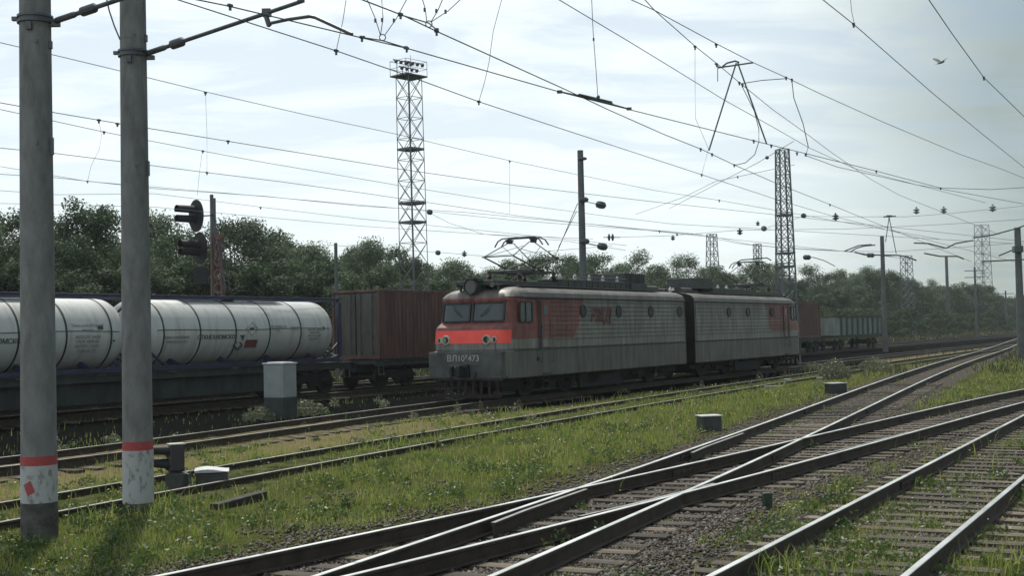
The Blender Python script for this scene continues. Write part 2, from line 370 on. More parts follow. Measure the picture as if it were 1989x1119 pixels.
# ------------------------------------------------------------------ ground
def ground():
    m, nt, N, L, P = nodes('ground')
    geo = N.new('ShaderNodeNewGeometry')
    dot = N.new('ShaderNodeVectorMath'); dot.operation = 'DOT_PRODUCT'; L.new(geo.outputs['Position'], dot.inputs[0]); dot.inputs[1].default_value = tuple(NV)
    def noise(s, d=6, r=.6):
        n = N.new('ShaderNodeTexNoise'); n.inputs['Scale'].default_value = s; n.inputs['Detail'].default_value = d; n.inputs['Roughness'].default_value = r; L.new(geo.outputs['Position'], n.inputs[0]); return n.outputs[0]
    nz = noise(.55); nf = noise(6, 8, .7); nm = noise(1.7)
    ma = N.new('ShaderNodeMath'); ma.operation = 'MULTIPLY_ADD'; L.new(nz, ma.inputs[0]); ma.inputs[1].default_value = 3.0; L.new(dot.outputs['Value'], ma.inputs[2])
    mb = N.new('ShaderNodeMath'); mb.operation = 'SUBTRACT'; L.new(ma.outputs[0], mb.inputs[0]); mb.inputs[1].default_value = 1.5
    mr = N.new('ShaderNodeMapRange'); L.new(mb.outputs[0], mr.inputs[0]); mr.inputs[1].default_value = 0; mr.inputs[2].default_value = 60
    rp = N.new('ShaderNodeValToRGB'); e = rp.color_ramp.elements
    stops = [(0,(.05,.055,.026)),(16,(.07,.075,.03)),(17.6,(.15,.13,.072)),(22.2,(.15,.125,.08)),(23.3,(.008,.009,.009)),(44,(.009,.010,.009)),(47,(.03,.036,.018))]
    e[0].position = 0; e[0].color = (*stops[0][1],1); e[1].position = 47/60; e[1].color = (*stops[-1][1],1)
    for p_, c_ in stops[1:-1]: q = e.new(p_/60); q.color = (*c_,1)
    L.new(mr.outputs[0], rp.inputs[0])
    # bare soil patches and green patches
    r2 = N.new('ShaderNodeValToRGB'); r2.color_ramp.elements[0].position = .45; r2.color_ramp.elements[1].position = .6; L.new(nm, r2.inputs[0])
    mx = N.new('ShaderNodeMix'); mx.data_type = 'RGBA'; mx.blend_type = 'MULTIPLY'; mx.inputs[0].default_value = .6; L.new(rp.outputs[0], mx.inputs[6])
    r3 = N.new('ShaderNodeValToRGB'); r3.color_ramp.elements[0].color = (.45,.5,.4,1); r3.color_ramp.elements[1].color = (1.35,1.25,1.1,1); L.new(nf, r3.inputs[0]); L.new(r3.outputs[0], mx.inputs[7])
    r3.color_ramp.elements[0].position = .3; r3.color_ramp.elements[1].position = .7
    L.new(mx.outputs[2], P.inputs['Base Color']); P.inputs['Roughness'].default_value = .95; P.inputs['Specular IOR Level'].default_value = 0
    b = N.new('ShaderNodeBump'); b.inputs['Strength'].default_value = .7; b.inputs['Distance'].default_value = .05; L.new(nf, b.inputs['Height']); L.new(b.outputs[0], P.inputs['Normal'])
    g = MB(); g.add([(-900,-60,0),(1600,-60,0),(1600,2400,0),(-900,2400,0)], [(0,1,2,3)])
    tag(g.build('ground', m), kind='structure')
ground()
M_ball = mat('ballast_bed', (.060,.048,.038), .95, var=.5, scale=9, bump=1.0, bscale=26, spec=.2)
M_balld = mat('ballast_bed_overgrown', (.045,.040,.028), .95, var=.5, scale=5, bump=1.0, bscale=26, spec=.2)
def bed(name, line, half, top, m, ymax=400):
    V = []; Fc = []
    ln = [p for p in line if p.y < ymax]
    fine = []
    for a, b in zip(ln, ln[1:]):
        k = max(1, int((b-a).length/.5)) if a.y < 60 else 1
        for i in range(k): fine.append(a.lerp(b, i/k))
    ln = fine
    wl = wr = half
    for i, p in enumerate(ln):
        d = (ln[min(i+1,len(ln)-1)]-ln[max(i-1,0)]).normalized(); l = Vector((-d.y,d.x,0))
        wl += random.uniform(-.12,.12)+(half-wl)*.2; wr += random.uniform(-.12,.12)+(half-wr)*.2
        for a, z in ((wl+.35,-.01),(wl*.8,top*.7),(min(.9,wl*.6),top),(-min(.9,wr*.6),top),(-wr*.8,top*.7),(-wr-.35,-.01)): V.append(p+l*a+Vector((0,0,z)))
    for i in range(len(ln)-1):
        for j in range(5): Fc.append((i*6+j,(i+1)*6+j,(i+1)*6+j+1,i*6+j+1))
    g = MB(); g.add(V, Fc); tag(g.build(name, m), kind='structure')
bed('ballast', lineS, 1.75, .016, M_ball); bed('ballast', lineC, 1.75, .012, M_ball)
bed('ballast', lineE, 1.7, .018, M_balld); bed('verge_soil', lineB, 1.3, .028, mat('verge_soil', (.075,.08,.036), .95, var=.5, scale=3, bump=1, bscale=20, spec=0))
bed('sandy_bed', [p for p in lineL if p.y < 37], .98, .105, mat('sandy_soil', (.16,.135,.085), .95, var=.5, scale=3, bump=1, bscale=20, spec=0))
M_cin_shade = mat('black_cinder_and_shade', (.009,.010,.0095), .95, var=.5, scale=6, bump=1, bscale=25, spec=0)
bed('cinder_shadow_bed', [SD(s,22.7) for s in range(33,86,2)], 2.55, .012, M_cin_shade)  # black soil strip whose dark colour also paints the locomotive's shadow
bed('cinder_shadow_bed', [SD(s,30.5) for s in range(5,300,3)], 6.0, .006, M_cin_shade)
# --- scatter helpers
def dist_to(line, P):
    A = np.array([[p.x,p.y] for p in line if p.y < 75]); best = np.full(len(P), 1e9); sgn = np.zeros(len(P))
    for a, b in zip(A, A[1:]):
        d = b-a; L2 = d@d; t = np.clip(((P-a)@d)/L2, 0, 1); q = P-a-t[:,None]*d
        dd = np.hypot(q[:,0], q[:,1]); m = dd < best; best[m] = dd[m]
    return best
def vnoise(P, s, seed=0):
    r = np.random.default_rng(seed); G = r.random((64,64)); q = P*s
    i = np.floor(q).astype(int); f = q-i; f = f*f*(3-2*f)
    g = lambda a,b: G[a%64, b%64]
    return (g(i[:,0],i[:,1])*(1-f[:,0])+g(i[:,0]+1,i[:,1])*f[:,0])*(1-f[:,1])+(g(i[:,0],i[:,1]+1)*(1-f[:,0])+g(i[:,0]+1,i[:,1]+1)*f[:,0])*f[:,1]
def frustum_pts(n, y0, y1, power=1.):
    y = y0*(y1/y0)**(RNG.random(n)**power)      # log-uniform: denser close by
    w = 995/F*1.09
    x = (RNG.random(n)*2-1)*w*y
    return np.stack([x,y],1)
def stones():
    n = 330000
    P = frustum_pts(n, 12.2, 50)
    d = np.minimum(np.minimum(dist_to(lineS,P), dist_to(lineC,P)), dist_to(lineE,P)+.75)
    patch = vnoise(P, .9, 3)
    keep = (RNG.random(n) < np.clip(1.25-d/2.3,0,1)**1.2) | ((patch > .72) & (P[:,1] < 22) & (RNG.random(n) < .25)&(d<5))
    dL = P@NV[:2]
    keep &= dL < 21; keep &= RNG.random(n) < .62+.6*(vnoise(P,.6,70)-.5)
    P = P[keep]; d = d[keep]; n = len(P)
    base = np.array([(1,0,0),(-1,0,0),(0,1,0),(0,-1,0),(0,0,1),(0,0,-1)], float)
    Fb = np.array([(0,2,4),(2,1,4),(1,3,4),(3,0,4),(2,0,5),(1,2,5),(3,1,5),(0,3,5)])
    s = RNG.uniform(.010,.030,n)*(1+.012*P[:,1])*np.where(RNG.random(n)<.07,1.6,1)
    V = base[None]*RNG.uniform(.6,1.3,(n,6,1))*s[:,None,None]
    a = RNG.uniform(0,6.28,n); c, sn = np.cos(a), np.sin(a)
    X = V[:,:,0]*c[:,None]-V[:,:,1]*sn[:,None]; Y = V[:,:,0]*sn[:,None]+V[:,:,1]*c[:,None]
    V = np.stack([X+P[:,0,None], Y+P[:,1,None], V[:,:,2]*.8+(np.where(d<1.3,.012,.006)+s*.2)[:,None]],2).reshape(-1,3)
    Fa = (Fb[None]+np.arange(n)[:,None,None]*6).reshape(-1,3)
    mi = np.repeat(RNG.choice([0,0,0,1,1,2],n), 8)
    ms = [mat('ballast_stone_grey',(.10,.088,.074),.85,var=.3,scale=30), mat('ballast_stone_brown',(.065,.045,.034),.9,var=.3,scale=30), mat('ballast_stone_pale',(.18,.165,.14),.85,var=.2,scale=30)]
    tag(npmesh('gravel', V, Fa, ms, mi=mi), 'grey brown crushed stone ballast around the foreground tracks', 'gravel', kind='stuff')
stones()
def blades(n, y0, y1, h0, h1, wd, dens, seed, name, label, mats, power=1., lean=.5):
    P = frustum_pts(n, y0, y1, power); keep = RNG.random(n) < dens(P)
    P = P[keep]; n = len(P)
    if n == 0: return
    far = np.clip(P[:,1]/20, 1, 6)
    h = RNG.uniform(h0,h1,n)*(.6+.8*vnoise(P,.8,seed))*np.clip(far,1,1.4); w = wd*RNG.uniform(.6,1.4,n)*far
    a = RNG.uniform(0,6.28,n); ln = RNG.uniform(.1,lean,n)*h; b = RNG.uniform(0,6.28,n)
    ax = np.stack([np.cos(a), np.sin(a), np.zeros(n)],1)*w[:,None]/2
    base = np.stack([P[:,0],P[:,1],np.full(n,-.005)],1)
    mid = base+np.stack([np.cos(b)*ln*.3, np.sin(b)*ln*.3, h*.55],1); top = base+np.stack([np.cos(b)*ln, np.sin(b)*ln, h],1)
    V = np.stack([base-ax, base+ax, mid+ax*.8, mid-ax*.8, top],1).reshape(-1,3)
    o = np.arange(n)*5
    Fq = np.stack([np.stack([o,o+1,o+2],1), np.stack([o,o+2,o+3],1), np.stack([o+3,o+2,o+4],1)],1).reshape(-1,3)
    mi = np.repeat(RNG.choice(len(mats), n, p=[.5,.33,.17][:len(mats)] if len(mats)==3 else None), 3)
    tag(npmesh(name, V, Fq, mats, mi=mi), label, 'grass', kind='stuff')
G1 = leafmat('grass_green', (.105,.17,.028), (.225,.31,.055), .42, .7, 0, .6)
G2m = leafmat('grass_yellowish', (.26,.29,.07), (.37,.37,.12), .42, .9, 0, .6)
G3 = leafmat('grass_dry', (.25,.21,.115), (.33,.28,.17), .3, .9, 0, .7)
def dens_main(P):
    dS, dC, dE, dB, dL = dist_to(lineS,P), dist_to(lineC,P), dist_to(lineE,P), dist_to(lineB,P), dist_to(lineL,P)
    D = P@NV[:2]
    e = vnoise(P,1.3,5)*1.1
    g = np.clip((np.minimum(dS,dC)-1.35-e)*1.6,0,1)
    g = np.maximum(g, (vnoise(P,2.2,9)>.72)*.35*(np.minimum(dS,dC)>.3))
    g *= np.where(dE < 1.6, .12+.6*(vnoise(P,1.1,12)>.6), 1)
    g *= 1.0
    g *= np.where(D > 17.0+1.2*vnoise(P,.4,61), .22+.5*(vnoise(P,1.0,2)>.55), 1)
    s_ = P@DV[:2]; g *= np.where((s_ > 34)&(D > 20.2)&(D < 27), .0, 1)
    for x_, y_, r_ in ((408,958,.75),(335,960,.55),(465,985,.55),(1380,845,.6),(1627,772,.7),(1492,992,.25)):
        c_ = atz(x_,y_,0); g *= np.clip(np.hypot(P[:,0]-c_[0],(P[:,1]-c_[1])*.8)/r_-.4,.05,1)
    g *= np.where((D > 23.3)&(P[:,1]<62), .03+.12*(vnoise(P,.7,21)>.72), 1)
    g *= np.where((dL < 1.0), .3, 1)
    g *= .15+.95*np.clip(vnoise(P,.7,4)*1.8-.25,0,1)*(.4+.9*vnoise(P,.25,77))
    return np.clip(g,0,1)
blades(420000, 12.3, 75, .04, .115, .010, dens_main, 3, 'grass', 'short green and yellowish grass between the tracks', [G1,G2m,G3])
blades(30000, 12.3, 45, .12, .30, .011, lambda P: dens_main(P)*(vnoise(P,1.2,31)>.55)*.8, 8, 'tall_grass', 'tufts of taller grass standing in the green verge', [G1,G2m], lean=.7)
def weeds(n, y0, y1, name, label, m, h0, h1, sz, clump, dens, seed):
    C0 = frustum_pts(n, y0, y1); C0 = C0[RNG.random(n) < dens(C0)]; n = len(C0)
    k = clump; R0 = RNG.uniform(.08,.28,n)
    a = RNG.uniform(0,6.28,(n,k)); r = R0[:,None]*np.sqrt(RNG.random((n,k)))
    H = RNG.uniform(h0,h1,n)[:,None]*RNG.uniform(.15,1,(n,k))*(1-.5*(r/R0[:,None])**2)
    c = np.stack([C0[:,0,None]+r*np.cos(a), C0[:,1,None]+r*np.sin(a), H],2).reshape(-1,3)
    q = len(c); u = RNG.normal(size=(q,3)); u /= np.linalg.norm(u,axis=1)[:,None]; v = np.cross(u, RNG.normal(size=(q,3))); v /= np.linalg.norm(v,axis=1)[:,None]
    s = RNG.uniform(.5,1.3,q)[:,None]*sz
    V = np.stack([c-u*s, c+v*s*.45, c+u*s, c-v*s*.45],1).reshape(-1,3); V[:,2] = np.abs(V[:,2])
    Fa = np.arange(q*4).reshape(-1,4)
    tag(npmesh(name, V, Fa, m), label, 'weeds', kind='stuff')
weeds(3600, 12.3, 60, 'weeds', 'low broad-leaved weeds scattered through the grass', leafmat('weed_leaf',(.05,.085,.022),(.10,.15,.035),.35,.8,0,.5), .06,.26,.035, 46, dens_main, 1)
weeds(240, 24, 62, 'dry_scrub', 'dusty grey green scrub beside the locomotive track', leafmat('scrub_leaf',(.13,.145,.085),(.21,.22,.14),.35,.8,0,.6), .2,.5,.04, 90, lambda P: ((P@NV[:2])>16)*.3, 1)
def flowers():
    P = frustum_pts(5200, 13.5, 52); P = P[RNG.random(len(P)) < dens_main(P)*(vnoise(P,.5,44)>.42)*.55]; n = len(P)
    s = RNG.uniform(.010,.018,n)*np.clip(P[:,1]/20,1,2.4); h = RNG.uniform(.08,.2,n)
    base = np.array([(1,0,0),(-1,0,0),(0,1,0),(0,-1,0),(0,0,1),(0,0,-1)], float)
    Fb = np.array([(0,2,4),(2,1,4),(1,3,4),(3,0,4),(2,0,5),(1,2,5),(3,1,5),(0,3,5)])
    V = (base[None]*s[:,None,None]*np.array([1,1,.7])+np.stack([P[:,0],P[:,1],h],1)[:,None]).reshape(-1,3)
    Fa = (Fb[None]+np.arange(n)[:,None,None]*6).reshape(-1,3); mi = np.repeat(RNG.choice(2,n,p=[.6,.4]),8)
    tag(npmesh('dandelions', V, Fa, [mat('dandelion_yellow',(.6,.5,.05),.7,var=.1), mat('dandelion_seed_head',(.55,.56,.5),.8,var=.1)], mi=mi), 'yellow dandelions and white seed heads dotted over the grass', 'flowers', kind='stuff')
flowers()
def dens_far(P):
    D = P@NV[:2]; s_ = P@DV[:2]
    g = .25+.75*(vnoise(P,.12,50)>.42)
    for ln, w in ((lineS,1.6),(lineC,1.6),(lineB,1.2)):
        A = np.array([[p.x,p.y] for p in ln]); X = np.interp(P[:,1], A[:,1], A[:,0]); g = g*(np.abs(P[:,0]-X) > w)
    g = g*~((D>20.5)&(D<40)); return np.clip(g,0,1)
blades(90000, 60, 330, .12, .35, .016, dens_far, 13, 'rough_grass', 'rough low grass on the far part of the yard', [leafmat('rough_grass_dark',(.03,.045,.016),(.055,.075,.028),.3,.2,0,.7), leafmat('rough_grass_olive',(.06,.075,.03),(.10,.11,.05),.3,.2,0,.7), G3], lean=.8)
#@@PART2
# ------------------------------------------------------------------ electric locomotive
def mnode(N, L, op, a, b=None, c=None):
    n = N.new('ShaderNodeMath'); n.operation = op
    for i, q in enumerate((a,b,c)):
        if q is None: continue
        if isinstance(q, (int,float)): n.inputs[i].default_value = q
        else: L.new(q, n.inputs[i])
    return n.outputs[0]
def cmix(N, L, f, a, b, mode='MIX'):
    n = N.new('ShaderNodeMix'); n.data_type = 'RGBA'; n.blend_type = mode
    for i, q in ((0,f),(6,a),(7,b)):
        if isinstance(q, tuple): n.inputs[i].default_value = (*q,1)
        elif isinstance(q, (int,float)): n.inputs[i].default_value = q
        else: L.new(q, n.inputs[i])
    return n.outputs[2]
def loco_paint(name, xr, slant):
    m, nt, N, L, P = nodes(name)
    tc = N.new('ShaderNodeTexCoord'); se = N.new('ShaderNodeSeparateXYZ'); L.new(tc.outputs['Object'], se.inputs[0]); X, Z = se.outputs[0], se.outputs[2]
    ng = N.new('ShaderNodeTexNoise'); ng.inputs['Scale'].default_value = 3.5; ng.inputs['Detail'].default_value = 5; L.new(tc.outputs['Object'], ng.inputs[0])
    xb = mnode(N,L,'MULTIPLY_ADD', mnode(N,L,'SUBTRACT',Z,2.7), slant, xr)
    fade = N.new('ShaderNodeMapRange'); L.new(mnode(N,L,'ADD', mnode(N,L,'SUBTRACT',xb,X), mnode(N,L,'MULTIPLY_ADD',ng.outputs[0],.9,-.45)), fade.inputs[0]); fade.inputs[1].default_value = -.10; fade.inputs[2].default_value = .14
    red = mnode(N,L,'MULTIPLY', fade.outputs[0], mnode(N,L,'GREATER_THAN',Z,2.02))
    wear = N.new('ShaderNodeMapRange'); L.new(ng.outputs[0], wear.inputs[0]); wear.inputs[1].default_value = .3; wear.inputs[2].default_value = .6; wear.inputs[3].default_value = .72
    red = mnode(N,L,'MULTIPLY', red, wear.outputs[0])
    low = mnode(N,L,'LESS_THAN',Z,1.70)
    c = cmix(N,L,red,(.245,.26,.255),(.25,.08,.073))
    c = cmix(N,L,low,c,(.135,.145,.14))
    roof = mnode(N,L,'GREATER_THAN',Z,3.44); c = cmix(N,L,roof,c,(.17,.165,.155))
    c = cmix(N,L,mnode(N,L,'GREATER_THAN',X,15.2),c,(.012,.013,.014))
    def noise(s, st, d=6):
        mp = N.new('ShaderNodeMapping'); mp.inputs['Scale'].default_value = st; L.new(tc.outputs['Object'], mp.inputs[0])
        n = N.new('ShaderNodeTexNoise'); n.inputs['Scale'].default_value = s; n.inputs['Detail'].default_value = d; n.inputs['Roughness'].default_value = .65; L.new(mp.outputs[0], n.inputs[0]); return n.outputs[0]
    r = N.new('ShaderNodeValToRGB'); r.color_ramp.elements[0].position = .38; r.color_ramp.elements[0].color = (.52,.47,.43,1); r.color_ramp.elements[1].position = .66; r.color_ramp.elements[1].color = (1.08,1.08,1.08,1)
    L.new(noise(2.4,(1.6,1.6,.22)), r.inputs[0]); c = cmix(N,L,.85,c,r.outputs[0],'MULTIPLY')
    r2 = N.new('ShaderNodeValToRGB'); r2.color_ramp.elements[0].position = .3; r2.color_ramp.elements[0].color = (.62,.58,.54,1); r2.color_ramp.elements[1].position = .6
    L.new(noise(.7,(1,1,1)), r2.inputs[0]); c = cmix(N,L,.7,c,r2.outputs[0],'MULTIPLY')
    L.new(c, P.inputs['Base Color']); P.inputs['Roughness'].default_value = .48; P.inputs['Specular IOR Level'].default_value = .35
    b = N.new('ShaderNodeBump'); b.inputs['Strength'].default_value = .25; b.inputs['Distance'].default_value = .02; L.new(noise(5,(1,1,.5)), b.inputs['Height']); L.new(b.outputs[0], P.inputs['Normal'])
    return m
M_band = mat('fluorescent_red_band', (.95,.095,.075), .5, var=.10, scale=2.5)
M_glass = mat('cab_glass', (.03,.045,.055), .12, var=.1, spec=.5)
M_pglass = mat('porthole_glass', (.012,.016,.018), .35, var=.1, spec=.25)
M_rub = mat('window_rubber', (.02,.022,.025), .6)
M_lamp = mat('lamp_rim_paint', (.42,.42,.34), .5, var=.2, scale=10)
M_lens = mat('lamp_lens', (.05,.05,.05), .1, var=.1)
M_dirt = mat('dusty_underframe', (.013,.014,.015), .8, var=.4, scale=3)
M_wheel = mat('wheel_steel', (.018,.017,.016), .7, .1, var=.4, scale=4)
M_plow = mat('rusty_red_plough', (.022,.012,.012), .8, var=.4, scale=5)
M_gear = mat('roof_gear_paint', (.045,.05,.052), .6, var=.3, scale=3)
M_gearl = mat('roof_gear_worn_paint', (.11,.115,.11), .6, var=.4, scale=3)
M_porc = mat('brown_porcelain', (.06,.035,.03), .25, var=.2)
M_porcw = mat('white_porcelain', (.55,.55,.52), .25, var=.1)
def outline(fx, hw, r, bulge, back, n=6):
    pts = []
    pts.append((back,-hw)); pts.append((fx+r+.5,-hw))
    for i in range(n+1):
        t = i/n*math.pi/2; pts.append((fx+r-r*math.sin(t), -hw+r-r*math.cos(t)))
    for i in range(1,6):
        y = (-hw+r)+(2*(hw-r))*i/6; pts.append((fx-bulge*(1-(y/(hw-r))**2), y))
    for i in range(n,-1,-1):
        t = i/n*math.pi/2; pts.append((fx+r-r*math.sin(t), hw-r+r*math.cos(t)))
    pts.append((fx+r+.5,hw)); pts.append((back,hw)); return pts
def loco_front_x(z):
    T = [(.5,-.02),(1.63,-.02),(1.66,.05),(1.9,.06),(2.36,.10),(2.45,.14),(2.55,.30),(2.60,.42),(3.25,.55),(3.36,.50),(3.42,.50),(3.60,.62),(3.75,.95),(3.86,1.7),(3.9,2.6)]
    for (a,b),(c,d) in zip(T,T[1:]):
        if a <= z <= c: return b+(d-b)*(z-a)/(c-a)
    return T[-1][1]
def make_bogie(parent, xc, m=M_dirt):
    b = MB(); 
    for y in (-1.02,1.02):
        b.box((xc,y,.72),(3.9,.12,.30)); b.box((xc,y,.95),(1.4,.16,.2))
        for dx in (-1.5,1.5):
            b.box((xc+dx,y*1.04,.60),(.42,.2,.36)); b.box((xc+dx,y*1.12,.62),(.26,.08,.26))
            for e in (-.42,.42): b.lathe([(.09,.62),(.1,.66),(.09,.70),(.1,.74),(.09,.78),(.1,.82),(.09,.9)],(xc+dx+e,y*1.05,0),n=10)
        b.bar((xc-.7,y*1.03,.5),(xc+.7,y*1.03,.5),.07); b.box((xc,y*1.05,.42),(.5,.14,.22))
        b.tube((xc-1.9,y*1.12,.2),(xc-1.7,y*1.1,.9),.025); b.tube((xc+1.9,y*1.12,.2),(xc+1.7,y*1.1,.9),.025)
    b.box((xc,0,.62),(2.6,1.6,.34))
    o = b.build('bogie', m, parent, bevel=.012)
    for dx in (-1.5,1.5):
        for y in (-.80,.80):
            w = MB(); s = 1 if y > 0 else -1
            q = Matrix.Rotation(R(-90*s),3,'X')
            w.lathe([(.1,.09),(.35,.08),(.5,.05),(.56,.07),(.625,.06),(.63,-.04),(.66,-.06),(.66,-.08),(.5,-.08),(.1,-.09)],(xc+dx,y,.63),q,n=28)
            w.build('wheel', M_wheel, o)
def pantograph(root, xc, up=True, zb=4.10):
    b = MB()
    for y in (-.62,.62): b.bar((xc-1.35,y,zb+.30),(xc+1.35,y,zb+.30),.07,.09)
    for x in (-1.25,-.3,.3,1.25): b.bar((xc+x,-.62,zb+.30),(xc+x,.62,zb+.30),.07,.07)
    b.tube((xc-.3,-.7,zb+.36),(xc-.3,.7,zb+.36),.055); b.tube((xc+.3,-.7,zb+.36),(xc+.3,.7,zb+.36),.055)
    b.box((xc,0,zb+.30),(.5,.35,.16))
    p = b.build('pantograph', M_gear, root, bevel=.006)
    for x in (-1.25,1.25):
        for y in (-.62,.62):
            i = MB(); i.lathe([(.07,0),(.11,.03),(.07,.06),(.11,.09),(.07,.12),(.11,.15),(.07,.18),(.06,.26)],(xc+x,y,zb),n=12); i.build('insulator', M_porc, p)
    kz, kx, hz = (zb+.82, 1.66, zb+1.56) if up else (zb+.5,1.75,zb+.62)
    a = MB()
    for sx in (-1,1):
        for y in (-.6,.6):
            a.tube((xc-sx*.3,y,zb+.37),(xc+sx*kx,y*1.0,kz),.033,.027,8)
            a.tube((xc+sx*kx,y,kz),(xc+sx*.16,y*.72,hz-.16),.020,.018,6)
        a.tube((xc+sx*kx,-.66,kz),(xc+sx*kx,.66,kz),.022,n=6)
        a.tube((xc+sx*kx,-.6,kz),(xc+sx*.6,.43,kz+(hz-.16-kz)*.7),.011,n=5); a.tube((xc+sx*kx,.6,kz),(xc+sx*.6,-.43,kz+(hz-.16-kz)*.7),.011,n=5)
    a.tube((xc-.16,-.5,hz-.16),(xc+.16,-.5,hz-.16),.03); a.tube((xc-.16,.5,hz-.16),(xc+.16,.5,hz-.16),.03)
    a.build('arms', M_gear, p)
    h = MB()
    for dx in (-.22,.22):
        h.path([(xc+dx,-1.0,hz-.30),(xc+dx,-.86,hz-.10),(xc+dx,-.68,hz-.01),(xc+dx,-.4,hz),(xc+dx,.4,hz),(xc+dx,.68,hz-.01),(xc+dx,.86,hz-.10),(xc+dx,1.0,hz-.30)],.026,6)
    for y in (-.5,.5): h.bar((xc-.24,y,hz-.07),(xc+.24,y,hz-.07),.07,.05); h.box((xc,y,hz-.14),(.2,.16,.1))
    h.build('collector_head', M_gear, p)
def loco_section(label, s0, flip, front_number, panto_up, xr, ports, gearset):
    rz = ROTZ+(math.pi if flip else 0)
    root = thing('locomotive_section', label, 'locomotive', SD(s0,22.8,ZR), rz, 'the two coupled sections of the electric locomotive')
    LB = 15.25
    paint = loco_paint('locomotive_paint', xr, .55)
    # shell lofted from plan outlines
    lv = [(.70,1.50),(.74,1.55),(1.63,1.55),(1.66,1.52),(1.69,1.55),(1.9,1.55),(2.36,1.55),(2.45,1.55),(2.55,1.55),(2.60,1.55),(3.25,1.53),(3.36,1.53),(3.42,1.50),(3.45,1.55),(3.60,1.50),(3.70,1.40),(3.79,1.15),(3.84,.8),(3.87,.35)]
    V = []; Fc = []; k = None
    for z, hw in lv:
        fx = loco_front_x(z); r = .34 if z < 3.5 else min(.5, hw*.8)
        nar = .10 if z > 1.66 else .08
        o = outline(fx, hw-0, r, .10 if z < 2.5 else .08, LB)
        o = [(x, y*(1-nar*max(0,1-max(0,(x-fx))/1.0)) ) for x,y in o]
        k = len(o); V += [(x,y,z) for x,y in o]
    n = len(lv)
    for i in range(n-1):
        for j in range(k-1): Fc.append((i*k+j+1, i*k+j, (i+1)*k+j, (i+1)*k+j+1))
        Fc.append((i*k, i*k+k-1, (i+1)*k+k-1, (i+1)*k))
    Fc.append(tuple((n-1)*k+j for j in range(k))); Fc.append(tuple(range(k-1,-1,-1)))
    m = MB(); m.add(V, Fc)
    b = m.build('body', paint, root); smooth_by_angle(b, 28)
    # thin dark strips, painted-in shade of the pressed grooves along the sides
    rb = MB()
    for y in (-1.55,1.55):
        z = 1.98
        zs = []
        while z < 3.35: zs.append(z); z += .165
        for z in zs:
            segs = [(2.35,LB-.06)]
            if any(abs(z-2.97) < .24 for _ in (0,)):
                segs = []; x = 2.35
                for px_ in sorted(ports): segs.append((x, px_-.27)); x = px_+.27
                segs.append((x, LB-.06))
            for a, c in segs:
                if c-a > .1: rb.box(((a+c)/2, y*1.003, z), (c-a, .012, .020))
        for x in (2.25,2.33,LB-.12): rb.box((x,y*1.002,2.55),(.03,.02,1.7))
    rb.build('groove_shade_strips', mat('groove_shade_paint',(.10,.095,.092),.8,var=.4,scale=2), root)
    g = MB()
    for y in (-1.56,1.56): g.box((LB/2+.6,y,3.43),(LB-1.1,.05,.04))
    g.box((LB/2+.3,-1.555,1.665),(LB-.6,.03,.035)); g.box((LB/2+.3,1.555,1.665),(LB-.6,.03,.035))
    g.build('gutter', M_gear, root)
    # portholes
    for x in ports:
        for y in (-1,1):
            q = Matrix.Rotation(R(90),3,'X') if y < 0 else Matrix.Rotation(R(-90),3,'X')
            w = MB(); w.lathe([(.235,0),(.24,.02),(.215,.03),(.205,.03),(.205,.012)],(x,y*1.55,2.97),q,n=24); o = w.build('porthole', M_rub, root, smooth=False)
            w = MB(); w.lathe([(.206,0),(.206,.018)],(x,y*1.55,2.97),q,n=24); w.build('pane', M_pglass, o)
    # windscreens (two) following the bowed front
    for sy in (-1,1):
        def wpt(yy, z, o): return Vector((loco_front_x(z)-.08*max(0,1-(yy/1.10)**2)-o+(.04 if yy > 1.12 else 0), sy*yy, z))
        ys = [.07+(1.20-.07)*k/8 for k in range(9)]
        w = MB(); w.add([wpt(y_,2.66,.030) for y_ in ys]+[wpt(y_,3.25,.030) for y_ in ys], [((k,9+k,10+k,k+1) if sy < 0 else (k,k+1,10+k,9+k)) for k in range(8)])
        fr = MB()
        for z in (2.65,3.26):
            for k in range(8): fr.bar(wpt(ys[k],z,.035), wpt(ys[k+1],z,.035), .05, .05)
        fr.bar(wpt(.06,2.65,.035), wpt(.06,3.26,.035), .06, .06); fr.bar(wpt(1.21,2.65,.03), wpt(1.21,3.26,.03), .06, .06)
        o = fr.build('windscreen', M_rub, root)
        w.build('pane', M_glass, o)
        wp = MB(); wx = loco_front_x(2.95)-.15
        wp.bar((loco_front_x(3.24)-.14,sy*.75,3.20),(wx-.01,sy*.52,2.86),.012); wp.bar((wx-.02,sy*.66,3.04),(wx-.01,sy*.36,2.80),.016); wp.build('wiper', M_blackm, o)
    # side cab window and door
    for y in (-1,1):
        fr = MB()
        for u, v in (((.98,2.60),(1.78,2.60)),((1.78,2.60),(1.78,3.27)),((1.78,3.27),(.98,3.27)),((.98,3.27),(.98,2.60)),((1.34,2.60),(1.34,3.27))):
            fr.bar((u[0],y*1.548,u[1]),(v[0],y*1.548,v[1]),.045,.05)
        o = fr.build('cab_window', M_rub, root)
        w = MB(); w.box((1.38,y*1.543,2.935),(.78,.014,.66)); w.build('pane', M_glass, o)
        d = MB(); d.box((2.62,y*1.552,2.42),(.03,.02,1.75)); 
        for u, v in (((2.42,1.75),(2.42,3.3)),((3.02,1.75),(3.02,3.3)),((2.42,3.3),(3.02,3.3))): d.bar((u[0],y*1.556,u[1]),(v[0],y*1.556,v[1]),.03,.03)
        d.box((2.72,y*1.545,2.5),(.56,.03,1.55)); o = d.build('door', paint, root)
        w = MB(); w.box((2.72,y*1.562,2.98),(.26,.012,.34)); w.build('door_window', M_glass, o)
        h = MB()
